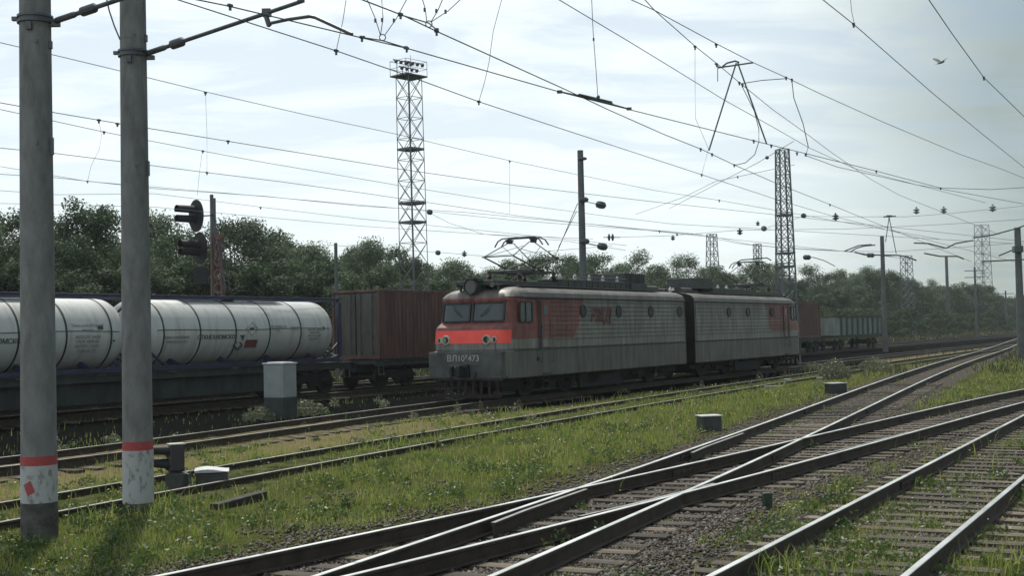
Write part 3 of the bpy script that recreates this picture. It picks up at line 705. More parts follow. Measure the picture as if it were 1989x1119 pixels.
        for x in (2.34,3.10): h.tube((x,y*1.62,1.2),(x,y*1.62,2.5),.014); h.tube((x,y*1.62,1.2),(x,y*1.55,1.2),.012); h.tube((x,y*1.62,2.5),(x,y*1.55,2.5),.012)
        h.build('handrail', M_steel, root)
        st = MB()
        for z in (.3,.55,.8): st.box((2.72,y*1.52,z),(.5,.16,.03))
        st.bar((2.5,y*1.52,.28),(2.5,y*1.5,1.0),.03); st.bar((2.94,y*1.52,.28),(2.94,y*1.5,1.0),.03); st.build('steps', M_dirt, root)
    # fluorescent warning band wrapped round the front
    V = []; Fc = []
    for z in (1.90,2.345):
        fx = loco_front_x(z)
        o = outline(fx, 1.55, .34, .10, LB); o = [(x, y*(1-.10*max(0,1-max(0,(x-fx))/1.0))) for x,y in o][1:-1]
        o[0] = (fx+.42, o[1][1]-.012); o[-1] = (fx+.42, o[-2][1]+.012)
        c = (fx+1.5,0); 
        V += [(x+(-.012 if x < fx+.3 else 0), y+(.012 if y > 0 else -.012), z) for x,y in o]; kk = len(o)
    for j in range(kk-1): Fc.append((j+1,j,kk+j,kk+j+1))
    m = MB(); m.add(V,Fc); bo = m.build('warning_band', M_band, root)
    so = bo.modifiers.new('s','SOLIDIFY'); so.thickness = .008
    # head lamps
    for sy in (-1,1):
        x = loco_front_x(2.08)-.02; q = Matrix.Rotation(R(-90),3,'Y')
        l = MB(); l.lathe([(.165,-.10),(.165,.07),(.15,.10),(.115,.10),(.115,.05)],(x,sy*.80,2.02),q,n=24)
        l.lathe([(.11,-.16),(.11,.05),(.10,.07),(.075,.07),(.075,.04)],(x+.03,sy*1.07,2.02),q,n=20)
        l.box((x+.02,sy*.93,2.02),(.16,.24,.16)); o = l.build('headlight', M_lamp, root)
        g = MB(); g.lathe([(.116,.03),(.116,.06)],(x,sy*.80,2.02),q,n=24); g.lathe([(.076,.03),(.076,.05)],(x+.03,sy*1.07,2.02),q,n=20); g.build('lens', M_lens, o)
    # roof searchlight
    q = Matrix.Rotation(R(-90),3,'Y')
    l = MB(); l.lathe([(.12,-.32),(.24,-.26),(.27,.0),(.28,.18),(.265,.21),(.23,.21),(.23,.15)],(.48,0,3.82),q,n=24); l.box((.72,0,3.72),(.55,.46,.18)); l.box((.46,0,4.08),(.46,.62,.03))
    o = l.build('searchlight', M_gear, root); g = MB(); g.lathe([(.23,.12),(.23,.16)],(.48,0,3.82),q,n=24); g.build('lens', M_lens, o)
    for sy in (-1,1):
        l = MB(); l.tube((.9,sy*.75,3.70),(.9,sy*.75,3.86),.05); l.tube((.55,sy*.75,3.88),(1.25,sy*.75,3.88),.05,.03); l.tube((.5,sy*.75,3.88),(.58,sy*.75,3.88),.1,.05); l.build('horn', M_gearl, root)
    # buffer beam, coupler, plough, hoses
    m = MB(); m.box((-.08,0,1.17),(.12,2.86,.84)); m.box((.02,0,1.60),(.16,2.95,.05)); m.box((.05,0,.72),(.14,2.7,.10))
    for sy in (-1,1): m.tube((-.10,sy*1.2,1.64),(-.10,sy*1.2,1.95),.014); 
    m.build('buffer_beam', mat('buffer_beam_paint',(.075,.082,.08),.6,var=.3,scale=3), root, bevel=.01)
    if front_number:
        text_mesh('running_number', 'ВЛ10ʸ473', .30, mat('number_paint',(.42,.43,.42),.6,var=.15), root, (-.146,0.05,1.40), (R(90),0,R(-90)), ext=.004)
    m = MB(); m.box((-.42,0,.98),(.5,.26,.30)); m.box((-.66,-.13,1.0),(.22,.12,.36)); m.box((-.70,.14,1.0),(.16,.10,.34)); m.box((-.15,0,.98),(.24,.44,.42)); m.tube((-.3,-.1,1.22),(-.3,-.62,1.15),.016); m.build('coupler', M_black, root, bevel=.015)
    for sy in (-1,1):
        m = MB(); m.path([(-.12,sy*.45,.95),(-.26,sy*.47,.8),(-.28,sy*.5,.55),(-.2,sy*.55,.42)],.026,6); m.build('brake_hose', M_blackm, root)
    m = MB()
    for i in range(9):
        y = -1.15+i*.2875; m.bar((-.16+abs(y)*.2,y,.14),(-.05+abs(y)*.1,y,.70),.10,.03)
    m.bar((.07,-1.3,.16),(-.18,0,.14),.05,.12); m.bar((-.18,0,.14),(.07,1.3,.16),.05,.12); m.bar((.07,-1.3,.68),(-.05,0,.68),.05,.08); m.bar((-.05,0,.68),(.07,1.3,.68),.05,.08)
    m.build('plough', M_plow, root)
    make_bogie(root, 3.9); make_bogie(root, 11.4)
    u = MB(); u.box((7.65,0,.62),(2.6,2.2,.36)); u.box((7.0,-.95,.55),(1.0,.5,.5)); u.box((8.4,.9,.55),(1.2,.5,.5))
    for y in (-1.15,1.15): u.tube((6.6,y,.72),(8.8,y,.72),.15)
    u.box((7.65,-1.15,.46),(3.5,.10,.62)); u.box((7.65,1.15,.46),(3.5,.10,.62)); u.box((3.9,0,.5),(3.2,.9,.62)); u.box((11.4,0,.5),(3.2,.9,.62)); u.box((14.3,-.9,.5),(1.2,.1,.5)); u.box((1.2,-.9,.5),(1.0,.1,.5)); u.box((1.0,0,.58),(1.4,2.3,.3)); u.box((LB-1.0,0,.58),(1.4,2.3,.3)); u.box((LB/2,0,.735),(LB-.4,2.9,.10)); u.build('underframe', M_dirt, root, bevel=.012)
    e = MB()
    for y in (-.55,.55): e.box((LB+.28,y,2.3),(.55,.10,2.3))
    e.box((LB+.28,0,3.45),(.55,1.2,.10)); e.box((LB+.28,0,1.2),(.55,1.2,.10))
    for i in range(5): e.box((LB+.06+i*.11,0,2.3),(.04,1.24,2.38))
    e.build('gangway_bellows', M_blackm, root)
    # roof gear
    pantograph(root, 3.85, panto_up)
    r = MB(); r.box((8.3,-.35,4.02),(6.2,.9,.32)); r.box((8.3,.6,4.0),(6.0,.6,.26)); r.box((2.9,0,3.95),(4.6,1.5,.16))
    for x in np.arange(5.4,11.4,.5): r.box((x,-.81,4.02),(.03,.03,.30))
    r.build('resistor_housing', M_gear, root, bevel=.015)
    r = MB(); r.box((11.9,0,4.32),(1.9,1.5,.50)); r.box((12.0,-.3,4.0),(1.5,1.2,.30))
    for i in range(9): r.box((11.05+i*.21,-.765,4.32),(.03,.03,.44))
    r.build('cooling_tower', M_gear, root, bevel=.015)
    r = MB()
    for y in (-1.0,1.0):
        r.box((7.6,y,3.86),(11.5,.30,.035))
        for x in np.arange(2.2,13,1.1): r.bar((x,y,3.72),(x,y,3.86),.03)
    r.build('roof_walkway', M_gearl, root)
    r = MB(); r.tube((6.2,-.9,4.28),(10.8,-.9,4.30),.018); r.path([(5.4,-.3,4.45),(6.2,-.5,4.42),(8,-.55,4.46),(10.9,-.6,4.44),(13.4,-.2,4.3),(14.6,0,4.25)],.016,6); r.build('roof_busbar', M_gearl, root)
    for x, y in ((5.7,-.55),(6.9,-.55),(8.1,-.55),(9.3,-.55),(10.5,-.6),(13.2,-.3),(13.7,.3),(14.3,-.2),(14.7,.2)):
        i = MB(); z0 = 4.16 if x < 11 else 3.88; i.lathe([(.05,0),(.085,.03),(.05,.06),(.085,.09),(.05,.12),(.085,.15),(.05,.18),(.03,.26)],(x,y,z0),n=12); i.build('roof_insulator', M_porcw if int(x*10)%3 == 0 else M_porc, root)
    r = MB(); r.tube((13.1,-.6,3.96),(14.3,-.6,3.96),.14); r.tube((13.1,.5,3.96),(14.3,.5,3.96),.14); r.box((13.7,0,3.92),(1.6,1.6,.08)); r.build('air_reservoir', M_gear, root)
    return root
lx = lambda px, py: s_of(px,py,21.25)-35.7
ports_f = [lx(1133,604), lx(1202,604), lx(1264,602), lx(1320,602)]
ports_r = [67.2-s_of(1453,604,21.25), 67.2-s_of(1500,604,21.25), 11.0]
lf = loco_section('front section of a faded red and grey electric locomotive with bright red cab band', 35.7, False, True, True, lx(1128,625), ports_f, 0)
lr = loco_section('rear section of the electric locomotive with grey side and dull red far cab', 67.2, True, False, True, 67.2-s_of(1492,610,21.25), ports_r, 1)
M_logo = mat('faded_red_logo', (.19,.065,.06), .6, var=.25, scale=6)
text_mesh('side_logo', 'РЖД', .72, M_logo, lf, (lx(1165,612),-1.585,2.80), (R(90),0,0), shear=.35, ext=.003, outline=.016)
m = MB(); m.box((lx(1046,711),-1.56,1.32),(.16,.02,.13)); m.build('socket_cover', M_rub, lf)
# ------------------------------------------------------------------ wagons and containers on the next track
DK = 32.45
M_wag = mat('wagon_frame_paint', (.035,.045,.042), .7, var=.35, scale=2, streak=(1,1,.4))
M_blue = mat('violet_blue_frame_paint', (.028,.032,.075), .55, var=.3, scale=3)
M_tank = mat('off_white_tank_paint', (.49,.50,.485), .4, var=.08, scale=2.0, streak=(1.6,.5,.25), bump=.1, bscale=3, coat=.2, col2=(.34,.33,.29), pos=(.28,.52))
M_bandk = mat('dark_tank_band', (.03,.04,.04), .6)
M_ink = mat('faded_black_lettering', (.06,.065,.065), .7, var=.1)
M_inkg = mat('faded_grey_lettering', (.33,.34,.32), .7, var=.1)
M_inkr = mat('faded_red_marking', (.20,.06,.06), .7, var=.2)
def wagon_bogie(parent, xc):
    b = MB()
    for y in (-1.03,1.03):
        b.add([(xc-1.25,y-.06,.52),(xc-.85,y-.06,.78),(xc+.85,y-.06,.78),(xc+1.25,y-.06,.52),(xc+.95,y-.06,.38),(xc+.45,y-.06,.52),(xc+.3,y-.06,.30),(xc-.3,y-.06,.30),(xc-.45,y-.06,.52),(xc-.95,y-.06,.38),
               (xc-1.25,y+.06,.52),(xc-.85,y+.06,.78),(xc+.85,y+.06,.78),(xc+1.25,y+.06,.52),(xc+.95,y+.06,.38),(xc+.45,y+.06,.52),(xc+.3,y+.06,.30),(xc-.3,y+.06,.30),(xc-.45,y+.06,.52),(xc-.95,y+.06,.38)],
              [tuple(range(10)), tuple(range(19,9,-1))]+[(i,i+10,(i+1)%10+10,(i+1)%10) for i in range(10)])
        for dx in (-.925,.925): b.tube((xc+dx,y-.12*np.sign(-y),.475),(xc+dx,y+.12*np.sign(y),.475),.13,n=12)
        for e in (-.14,0,.14): b.lathe([(.06,.32),(.065,.4),(.06,.48),(.065,.56),(.06,.64)],(xc+e,y,0),n=8)
    b.box((xc,0,.66),(.5,2.0,.3))
    o = b.build('bogie', M_dirt, parent)
    for dx in (-.925,.925):
        w = MB()
        for y in (-.80,.80):
            s = 1 if y > 0 else -1; q = Matrix.Rotation(R(-90*s),3,'X')
            w.lathe([(.1,.08),(.36,.03),(.41,.07),(.475,.06),(.478,-.04),(.505,-.06),(.505,-.07),(.4,-.07),(.1,-.06)],(xc+dx,y,.475),q,n=24)
        w.tube((xc+dx,-.8,.475),(xc+dx,.8,.475),.08); w.build('wheelset', M_wheel, o)
def flat_wagon(label, s0, s1, belly=True):
    Lw = s1-s0
    r = thing('flat_wagon', label, 'wagon', SD(s0,DK,ZR), ROTZ, 'container wagons behind the locomotive')
    d = MB(); 
    for y in (-1.28,1.28):
        d.box((Lw/2,y,1.10),(Lw,.10,.22)); d.box((Lw/2,y,1.215),(Lw,.22,.02)); d.box((Lw/2,y,.985),(Lw,.22,.02))
    for x in np.arange(.15,Lw,1.3): d.box((x,0,1.12),(.14,2.5,.16))
    d.build('deck_frame', M_wag, r)
    f = MB()
    for y in (-1.18,1.18):
        a, b_ = 3.4, Lw-3.4
        if belly: f.add([(a,y-.02,.99),(a+1.6,y-.02,.30),(b_-1.6,y-.02,.30),(b_,y-.02,.99),(a,y+.02,.99),(a+1.6,y+.02,.30),(b_-1.6,y+.02,.30),(b_,y+.02,.99)],[(3,2,1,0),(4,5,6,7),(0,1,5,4),(1,2,6,5),(2,3,7,6),(3,0,4,7)])
    f.box((Lw/2,0,.9),(Lw-.3,.42,.36)); f.box((Lw*.45,-.6,.72),(1.1,.7,.4)); f.tube((Lw*.6,-.5,.8),(Lw*.6+1.2,-.5,.8),.2)
    f.build('centre_sill', M_wag, r)
    for x in (0,Lw):
        s = 1 if x else -1; c = MB(); c.box((x+s*.12,0,1.0),(.3,.3,.3)); c.box((x+s*.40,.02*s,1.02),(.36,.34,.34)); c.build('coupler', M_black, r, bevel=.02)
        st = MB(); st.box((x-s*.25,-1.40,.62),(.36,.05,.03)); st.bar((x-s*.42,-1.38,.62),(x-s*.42,-1.34,1.0),.025); st.bar((x-s*.08,-1.38,.62),(x-s*.08,-1.34,1.0),.025); st.bar((x-s*.05,-1.1,1.2),(x-s*.05,-1.36,1.2),.03); st.build('footstep', M_gearl, r)
    wagon_bogie(r, 1.9); wagon_bogie(r, Lw-1.9)
    for x in np.arange(.6,Lw-.3,3.0):
        l = MB(); l.box((x,-1.38,1.20),(.3,.02,.05)); l.build('lashing_plate', M_gearl, r)
    return r
def tank_container(label, s0, s1, rings, texts):
    Lc = s1-s0; r = thing('tank_container', label, 'tank container', SD(s0,DK,ZR+1.23), ROTZ, 'white tank containers in blue frames')
    W2 = 1.22; H = 2.52
    f = MB()
    for y in (-W2+.06,W2-.06):
        f.box((Lc/2,y,.09),(Lc-.3,.10,.15)); f.box((Lc/2,y,H-.06),(Lc-.3,.09,.11))
        for x in (.09,Lc-.09): f.box((x,y,H/2),(.17,.13,H-.36))
        for x, s in ((.17,1),(Lc-.17,-1)):
            f.bar((x,y,.25),(x+s*.75,y,.12),.06); f.bar((x,y,.75),(x+s*.9,y,.14),.07)
        for x in np.arange(1.6,Lc-.8,2.4): f.bar((x,y,.15),(x,y*.6,.34),.10,.18)
    for x in (.09,Lc-.09):
        for z in (.09,H-.07): f.box((x,0,z),(.13,2.2,.12))
        f.bar((x,-1.1,.16),(x,0,.60),.07); f.bar((x,1.1,.16),(x,0,.60),.07); f.bar((x,-1.1,H-.14),(x,-.35,H-.62),.06); f.bar((x,1.1,H-.14),(x,.35,H-.62),.06)
    f.build('frame', M_blue, r, bevel=.008)
    for x in (.09,Lc-.09):
        for y in (-W2+.06,W2-.06):
            for z in (.06,H-.03): c = MB(); c.box((x,y,z),(.182,.166,.12)); c.build('corner_casting', M_steel, r)
    Rv = 1.165; zc = H/2-.03; q = Matrix.Rotation(R(90),3,'Y')
    prof = [(.02,.16),(.35,.17),(.70,.22),(.95,.31),(1.08,.42),(1.15,.56),(Rv,.70),(Rv,Lc-.70),(1.15,Lc-.56),(1.08,Lc-.42),(.95,Lc-.31),(.70,Lc-.22),(.35,Lc-.17),(.02,Lc-.16)]
    v = MB(); v.lathe(prof,(0,0,zc),q,n=72); vo = v.build('vessel', M_tank, r); smooth_by_angle(vo, 50)
    for x in rings:
        if .3 < x < Lc-.3:
            rr = Rv if .7 < x < Lc-.7 else 1.12
            b = MB(); b.lathe([(rr-.02,-.032),(rr+.012,-.032),(rr+.012,.032),(rr-.02,.032)],(x,0,zc),q,n=72); b.build('band', M_bandk, r)
    w = MB(); w.box((Lc/2,-.25,H-.02),(Lc*.5,.45,.03)); w.tube((Lc/2,0,H-.12),(Lc/2,0,H-.02),.28,n=20); w.build('walkway', M_blue, r)
    s_ = MB(); s_.path([(x,-math.sqrt(max(.01,(Rv+.012)**2-(.10+.02*math.sin(x))**2)),zc+.10+.02*math.sin(x)) for x in np.linspace(.7,Lc-.7,30)],.012,5); s_.build('cable', M_bandk, r)
    for txt, x, dz, size, mt in texts:
        y = -math.sqrt(Rv**2-dz**2)-.016; tilt = math.asin(dz/Rv)
        if isinstance(txt, str): text_mesh('lettering', txt, size, mt, r, (x,y,zc+dz), (R(90)-tilt,0,0), ext=.005)
        else:
            b = MB(); k, sx, sz = txt; rot = Matrix.Rotation(-tilt,3,'X')
            if k == 'rect': b.box((0,0,0),(sx,.012,sz),rot)
            elif k == 'tri': b.add([(-sx/2,0,sz/2),(sx/2,0,sz/2),(0,0,-sz/2),(-sx/2,.01,sz/2),(sx/2,.01,sz/2),(0,.01,-sz/2)],[(0,1,2),(5,4,3),(0,3,4,1),(1,4,5,2),(2,5,3,0)])
            elif k == 'dia':
                for a0 in range(4):
                    t0, t1 = a0*math.pi/2, (a0+1)*math.pi/2
                    b.bar((sx/2*math.cos(t0),0,sz/2*math.sin(t0)),(sx/2*math.cos(t1),0,sz/2*math.sin(t1)),.02 if mt is not M_ink else .05)
            b.build('placard', mt, r, loc=(x,y,zc+dz))
    return r
sK = lambda px, py=640, D=31.25: s_of(px,py,D)
t1a, t1b = sK(274,660,31.3), sK(664,640,31.23)
rings1 = [sK(p,640)-t1a for p in (320,391,460,526,586,645)]
tx = lambda px: sK(px,650)-t1a
flat_wagon('long dark flat wagon carrying the two white tank containers', 40.1-25.2, 40.1)
tank_container('white tank container in a blue frame between the right concrete pole and the brown container', t1a, t1b, rings1,
  [('ОТКНЕХНОМСКО',tx(422),-.16,.215,M_ink),('танк-контейнер\nопасный груз',tx(346),-.2,.15,M_inkg),
   ('СПЕЦТРАНС 24\nгруз',tx(541),.12,.13,M_inkg),('22К7',tx(575),.1,.2,M_inkg),('МАХ ВР 36000\nТАРА 4200\nНЕТТО 31800\nОБЪЕМ 25',tx(612),-.12,.12,M_inkg),
   (('rect',.05,.16),tx(630),.1,0,M_ink),(('rect',.62,.30),tx(491),-.42,0,M_inkr),(('tri',.28,.2),tx(473),-.20,0,M_ink),(('dia',.44,.34),tx(466),-.46,0,M_ink),(('dia',.62,.5),tx(491),.12,0,M_inkg),(('rect',.22,.09),tx(491),.12,0,M_ink),
   (('rect',.06,.06),tx(655),-.1,0,M_ink)])
t0b = sK(263,660,31.3); t0a = t0b-(t1b-t1a)-.3
rings0 = [sK(p,640)-t0a for p in (38,131,218)]+[sK(38,640)-t0a-1.85*i for i in (1,2,3)]
tank_container('white tank container in a blue frame at the left edge behind the left concrete pole', t0a, t0b, rings0,
  [('ОТКНЕХНОМСКО',sK(-10,650)-t0a,-.16,.215,M_ink),('ТАНК-КОНТЕЙНЕР\nопасно',sK(173,640)-t0a,.22,.14,M_inkg),('МАХ ВР 36000\nТАРА 4200 КГ\nНЕТТО 31800\nОБЪЕМ 25',sK(172,660)-t0a,-.28,.15,M_inkg),(('rect',.2,.12),sK(197,634)-t0a,.22,0,M_ink),(('rect',.06,.06),sK(223,664)-t0a,-.2,0,M_ink)])
M_brown = mat('brown_container_paint', (.125,.058,.046), .6, var=.4, scale=1.6, streak=(3,3,.3))
M_gdoor = mat('grey_brown_door_paint', (.075,.07,.06), .65, var=.3, scale=1.6, streak=(2,2,.4))
def container(label, s0, Lc=12.19, H=2.9):
    r = thing('shipping_container', label, 'container', SD(s0,DK,ZR+1.25), ROTZ, 'brown shipping containers on the container wagons')
    W2 = 1.22
    for y, s in ((-W2,-1),(W2,1)):
        P = []; x = .18
        while x < Lc-.3:
            P += [(x,0),(x+.07,0),(x+.14,.036),(x+.21,.036)]; x += .278
        P.append((Lc-.18,0)); V = []; n = len(P)
        for z in (.16,H-.11):
            for px_, d in P: V.append((px_, y-s*(.012+d), z))
        m = MB(); m.add(V, [(i+1,i,n+i,n+i+1) if s > 0 else (i,i+1,n+i+1,n+i) for i in range(n-1)]); m.build('side_wall', M_brown, r)
    f = MB()
    for y in (-W2+.05,W2-.05):
        f.box((Lc/2,y,.08),(Lc,.10,.16)); f.box((Lc/2,y,H-.06),(Lc,.10,.11))
        for x in (.08,Lc-.08): f.box((x,y,H/2),(.158,.12,H-.24))
    for x in (.08,Lc-.08): f.box((x,0,.08),(.14,2.24,.15)); f.box((x,0,H-.06),(.14,2.24,.10))
    f.box((Lc/2,0,H-.02),(Lc-.2,2.2,.02)); f.box((Lc/2,0,.12),(Lc-.2,2.2,.04)); f.build('frame', M_brown, r, bevel=.006)
    d = MB(); d.box((Lc-.05,0,H/2),(.04,2.2,H-.3)); d.build('end_wall', M_brown, r)
    for y in (-.56,.56):
        d = MB(); d.box((.05,y,H/2),(.04,1.06,H-.3)); 
        for z in (.45,1.1,1.8,2.4): d.box((.022,y,z),(.02,1.0,.12))
        do = d.build('door', M_gdoor, r)
        for yy in (y-.3,y+.3):
            b = MB(); b.tube((-.02,yy,.18),(-.02,yy,H-.16),.018,n=8)
            for z in (.3,.9,2.0,H-.3): b.box((0,yy,z),(.05,.1,.06))
            b.build('locking_bar', M_steel, do)
    return r
sc0 = s_of(736,620,31.23)
cuts = [sc0, 55.6, 69.4, 81.9, 91.6]
cl = ['brown container with grey end doors between the white tank container and the locomotive', 'brown shipping container hidden behind the cab end of the locomotive',
      'brown shipping container hidden behind the middle of the locomotive', 'brown shipping container hidden behind the rear section of the locomotive', 'dark brown shipping container showing behind the tail of the locomotive']
for s_, l_ in zip(cuts, cl): container(l_, s_)
flat_wagon('dark flat wagon under the brown container nearest the white tank container', sc0-.35, sc0+13.0, False)
flat_wagon('dark flat wagon hidden behind the locomotive', 55.3, 68.6, False)
flat_wagon('long dark flat wagon behind the rear section and tail of the locomotive', 69.1, 104.4, False)
def gondola():
    s0, s1 = s_of(1622,640,31.2), s_of(1712,635,31.2); Lc = s1-s0
    r = thing('gondola_wagon', 'pale ribbed open wagon in tree shade to the right of the locomotive', 'wagon', SD(s0,DK,ZR), ROTZ)
    M = mat('pale_grey_wagon_paint', (.22,.25,.23), .7, var=.35, scale=1, streak=(2,2,.4)); b = MB()
    for y in (-1.5,1.5): b.box((Lc/2,y,2.1),(Lc,.06,1.5))
    for x in (.03,Lc-.03): b.box((x,0,2.1),(.06,2.94,1.5))
    b.box((Lc/2,0,1.34),(Lc,2.9,.06)); b.build('body', M, r)
    for i in range(9):
      for y in (-1.57,1.57):
        k = MB(); k.box((Lc*(i+.5)/9,y,2.1),(.42,.10,1.52))
        k.build('rib', mat('darker_rib_paint',(.07,.085,.08),.7,var=.3), r)
    k = MB()
    for y in (-1.5,1.5): k.box((Lc/2,y,2.9),(Lc+.02,.16,.10)); k.box((Lc/2,y,1.24),(Lc+.02,.18,.2))
    k.build('side_rail', M_wag, r); wagon_bogie(r,2.2); wagon_bogie(r,Lc-2.2)
gondola()
#@@PART3
# ------------------------------------------------------------------ concrete catenary poles
def lerp_px(a, b, t): return (a[0]+(b[0]-a[0])*t, a[1]+(b[1]-a[1])*t)
def pole(label, base, h, r0, r1, m=None, band=None, group=None, name='catenary_pole'):
    t = thing(name, label, 'pole', (base[0],base[1],0), 0, group)
    b = MB(); z = np.linspace(-.3, h, 14); b.lathe([(r0+(r1-r0)*max(0,q)/h, q) for q in z], n=32)
    for q in (h*.33,h*.66): b.lathe([(r0+(r1-r0)*q/h+.004,q-.02),(r0+(r1-r0)*q/h+.006,q),(r0+(r1-r0)*q/h+.004,q+.02)], n=32)
    o = b.build('shaft', m or M_conc, t, smooth=False); smooth_by_angle(o, 40)
    return t
def ring(parent, name, r, z0, z1, m, t=.004):
    b = MB(); b.lathe([(r-.01,z0),(r+t,z0),(r+t-.0005,z1),(r-.01,z1)], n=32); o = b.build(name, m, parent); smooth_by_angle(o, 40); return o
GP = 'concrete catenary poles beside the train window'
def fgpole(label, bx, by, red, dark_py, brk, arm):
    B = atz(bx,by,0); Y = B[1]; t = pole(label, B, 10.6, .222, .175, group=GP)
    zz = lambda py: atz_at(bx,py,Y)
    rr = lambda z: .222+(.175-.222)*z/10.6
    z1, z0 = zz(red[0]), zz(red[1])
    ring(t,'red_band',rr(z0),z0,z1,M_redp,.0045); zd = zz(dark_py); ring(t,'white_band',rr(zd),zd,z0,M_white,.003)
    ring(t,'base_coating',rr(0),-.1,zd-.002,mat('bitumen_base_coating',(.085,.085,.078),.9,var=.4,scale=6,bump=.5),.0025)
    return t, Y, zz, rr
def atz_at(px, py, Y): return float(aty(px,py,Y)[2])
p1, Y1, z1f, r1f = fgpole('left one of the two grey concrete poles, red diamond on its white foot', 77, 1053, (885,903), 975, None, None)
m = MB(); zc = z1f(943); a0 = math.radians(-90-12)
rr = r1f(zc)+.0075; NQ = 8
for a_ in range(NQ):
    for b_ in range(2):
        u0, u1, v0, v1 = a_/NQ, (a_+1)/NQ, b_/2, (b_+1)/2
        Q = []
        for u, v in ((u0,v0),(u1,v0),(u1,v1),(u0,v1)):
            dx = -.075+.10*u+.055*v; dz = .03+.05*u-.14*v; Q.append((rr*math.cos(a0+dx/rr), rr*math.sin(a0+dx/rr), zc+dz))
        m.add(Q, [(3,2,1,0)])
m.build('red_mark', M_redp, p1)
p2, Y2, z2f, r2f = fgpole('right one of the two grey concrete poles, plain white below its red band', 269, 993, (857,874), 976, None, None)
def clampset(parent, r, z, name='pole_clamp'):
    b = MB(); b.lathe([(r,z-.05),(r+.03,z-.05),(r+.03,z-.02),(r+.012,z-.02),(r+.012,z+.02),(r+.03,z+.02),(r+.03,z+.05),(r,z+.05)], n=24)
    b.box((-r-.05,0,z+.02),(.10,.06,.05)); b.box((r+.06,0,z-.06),(.12,.07,.06)); b.box((0,-r-.02,z-.12),(.07,.05,.10)); b.build(name, M_steel, parent)
clampset(p1, r1f(z1f(38)), z1f(38)); clampset(p2, r2f(z2f(104)), z2f(104))
for p, zf, rf, ys in ((p1,z1f,r1f,(285,88)),(p2,z2f,r2f,(328,75))):
    for k, y_ in enumerate(ys):
        b = MB(); z = zf(y_); b.box((rf(z)+.012,-.03,z),(.03,.06,.22 if k == 0 else .10)); b.box((rf(z)*.4,-rf(z)*.93,z+.02),(.03,.02,.04)); b.build('step_bolt', M_steel, p)
def cantilever(parent, P0, P1, lumps, name='cantilever'):
    O = Vector(parent.location); a, b = Vector(P0)-O, Vector(P1)-O; d = (b-a)
    m = MB(); m.tube(a, b, .030, .028, n=10)
    for u0, u1, r in lumps: m.tube(a+d*u0, a+d*(u0+.012), .032, r, 10); m.tube(a+d*(u0+.012), a+d*(u1-.012), r, r, 10); m.tube(a+d*(u1-.012), a+d*u1, r, .032, 10)
    return m.build(name, M_steel, parent)
c1 = cantilever(p1, aty(104,41,Y1), aty(330,-35,Y1-1.1), [(.02,.2,.04),(.25,.38,.062)])
c2 = cantilever(p2, aty(283,104,Y2), aty(588,1,Y2-1.6), [(.005,.14,.042),(.17,.26,.070)])
O2 = Vector(p2.location)
b = MB(); A = lambda x,y,Y: Vector(aty(x,y,Y))-O2
b.bar(A(513,18,Y2-1.25),A(523,50,Y2-1.3),.05); b.box(A(518,24,Y2-1.25),(.12,.1,.1)); b.tube(A(580,3,Y2-1.58),A(589,0,Y2-1.62),.035)
b.build('bracket', M_steel, c2)
b = MB(); b.path([A(523,45,Y2-1.3),A(560,37,Y2-1.5),A(602,31,Y2-1.7),A(612,33,Y2-1.75),A(684,66,Y2-2.1)],.024,8); b.build('steady_arm', M_steel, c2)
b = MB(); O1 = Vector(p1.location); b.path([Vector(aty(x,y,Y1+.2))-O1 for x,y in ((36,-8),(44,8),(50,22))],.012,5); b.build('stay_wire', M_wire, p1)
b = MB(); b.path([Vector(aty(x,y,Y2-.05))-O2 for x,y in ((203,-20),(212,20),(222,50),(233,76))],.012,5); b.build('stay_wire', M_wire, p2)
# poles further away
def farpole(label, x, ytop, Y, r0, r1, extras=(), m=M_concd, name='catenary_pole', group=None):
    T = aty(x,ytop,Y); B = (T[0], T[1], 0); t = pole(label, B, T[2], r0, r1, m, name=name, group=group); return t
INS_PROF = [(.03,-.16),(.05,-.13),(.13,-.10),(.14,-.06),(.06,-.04),(.06,-.01),(.13,.01),(.14,.05),(.06,.08),(.04,.14),(.02,.17)]
def insulator(parent, P, sc=1., vert=False, name='insulator', d=None, m=None):
    O = Vector(parent.location); q = (Vector(d) if d is not None else Vector((0,0,1) if vert else tuple(DV))).to_track_quat('Z','Y').to_matrix()
    b = MB(); b.lathe([(r*sc,z*sc) for r,z in INS_PROF], Vector(P)-O, q, n=14); return b.build(name, m or M_ins, parent)
PM = farpole('tall bare concrete pole behind the middle of the locomotive roof', 1127, 292, 60, .20, .14)
OM = Vector(PM.location)
for x, y, r in ((1134,388,.13),(1136,469,.13),(1131,308,.08)):
    b = MB(); c = Vector(aty(x,y,59.8))-OM; b.lathe([(r*.4,-.22),(r,-.12),(r,.12),(r*.4,.22)], c, Matrix.Rotation(R(90),3,'Y'), n=12); b.build('bracket', M_ins, PM)
for x, y in ((1167,398),(1170,479)):
    b = MB(); c = Vector(aty(x,y,59.6))-OM; b.lathe([(.08,-.17),(.2,-.14),(.27,0),(.2,.14),(.08,.17)], c, Matrix.Rotation(R(12),3,'Y'), n=16); b.tube(c+Vector((-.9,0,.22)), c, .018); b.build('insulator', M_ins, PM)
b = MB()
for x in (1183,1190): c = Vector(aty(x,461,59.6))-OM; b.lathe([(.03,-.07),(.17,-.03),(.17,.03),(.03,.07)], c, Matrix.Rotation(R(90),3,'Y'), n=14)
b.tube(Vector(aty(1172,461,59.6))-OM, Vector(aty(1205,461,59.6))-OM, .02); b.build('insulator', M_ins, PM)
b = MB(); b.tube(Vector(aty(1122,395,60))-OM, Vector(aty(1082,490,61))-OM, .018); b.tube(Vector(aty(1120,410,60))-OM, Vector(aty(1085,480,61.5))-OM, .014); b.build('stay_wire', M_wire, PM)
farpole('thin grey pole sticking up beside the railway signal', 411, 378, 63, .125, .09)
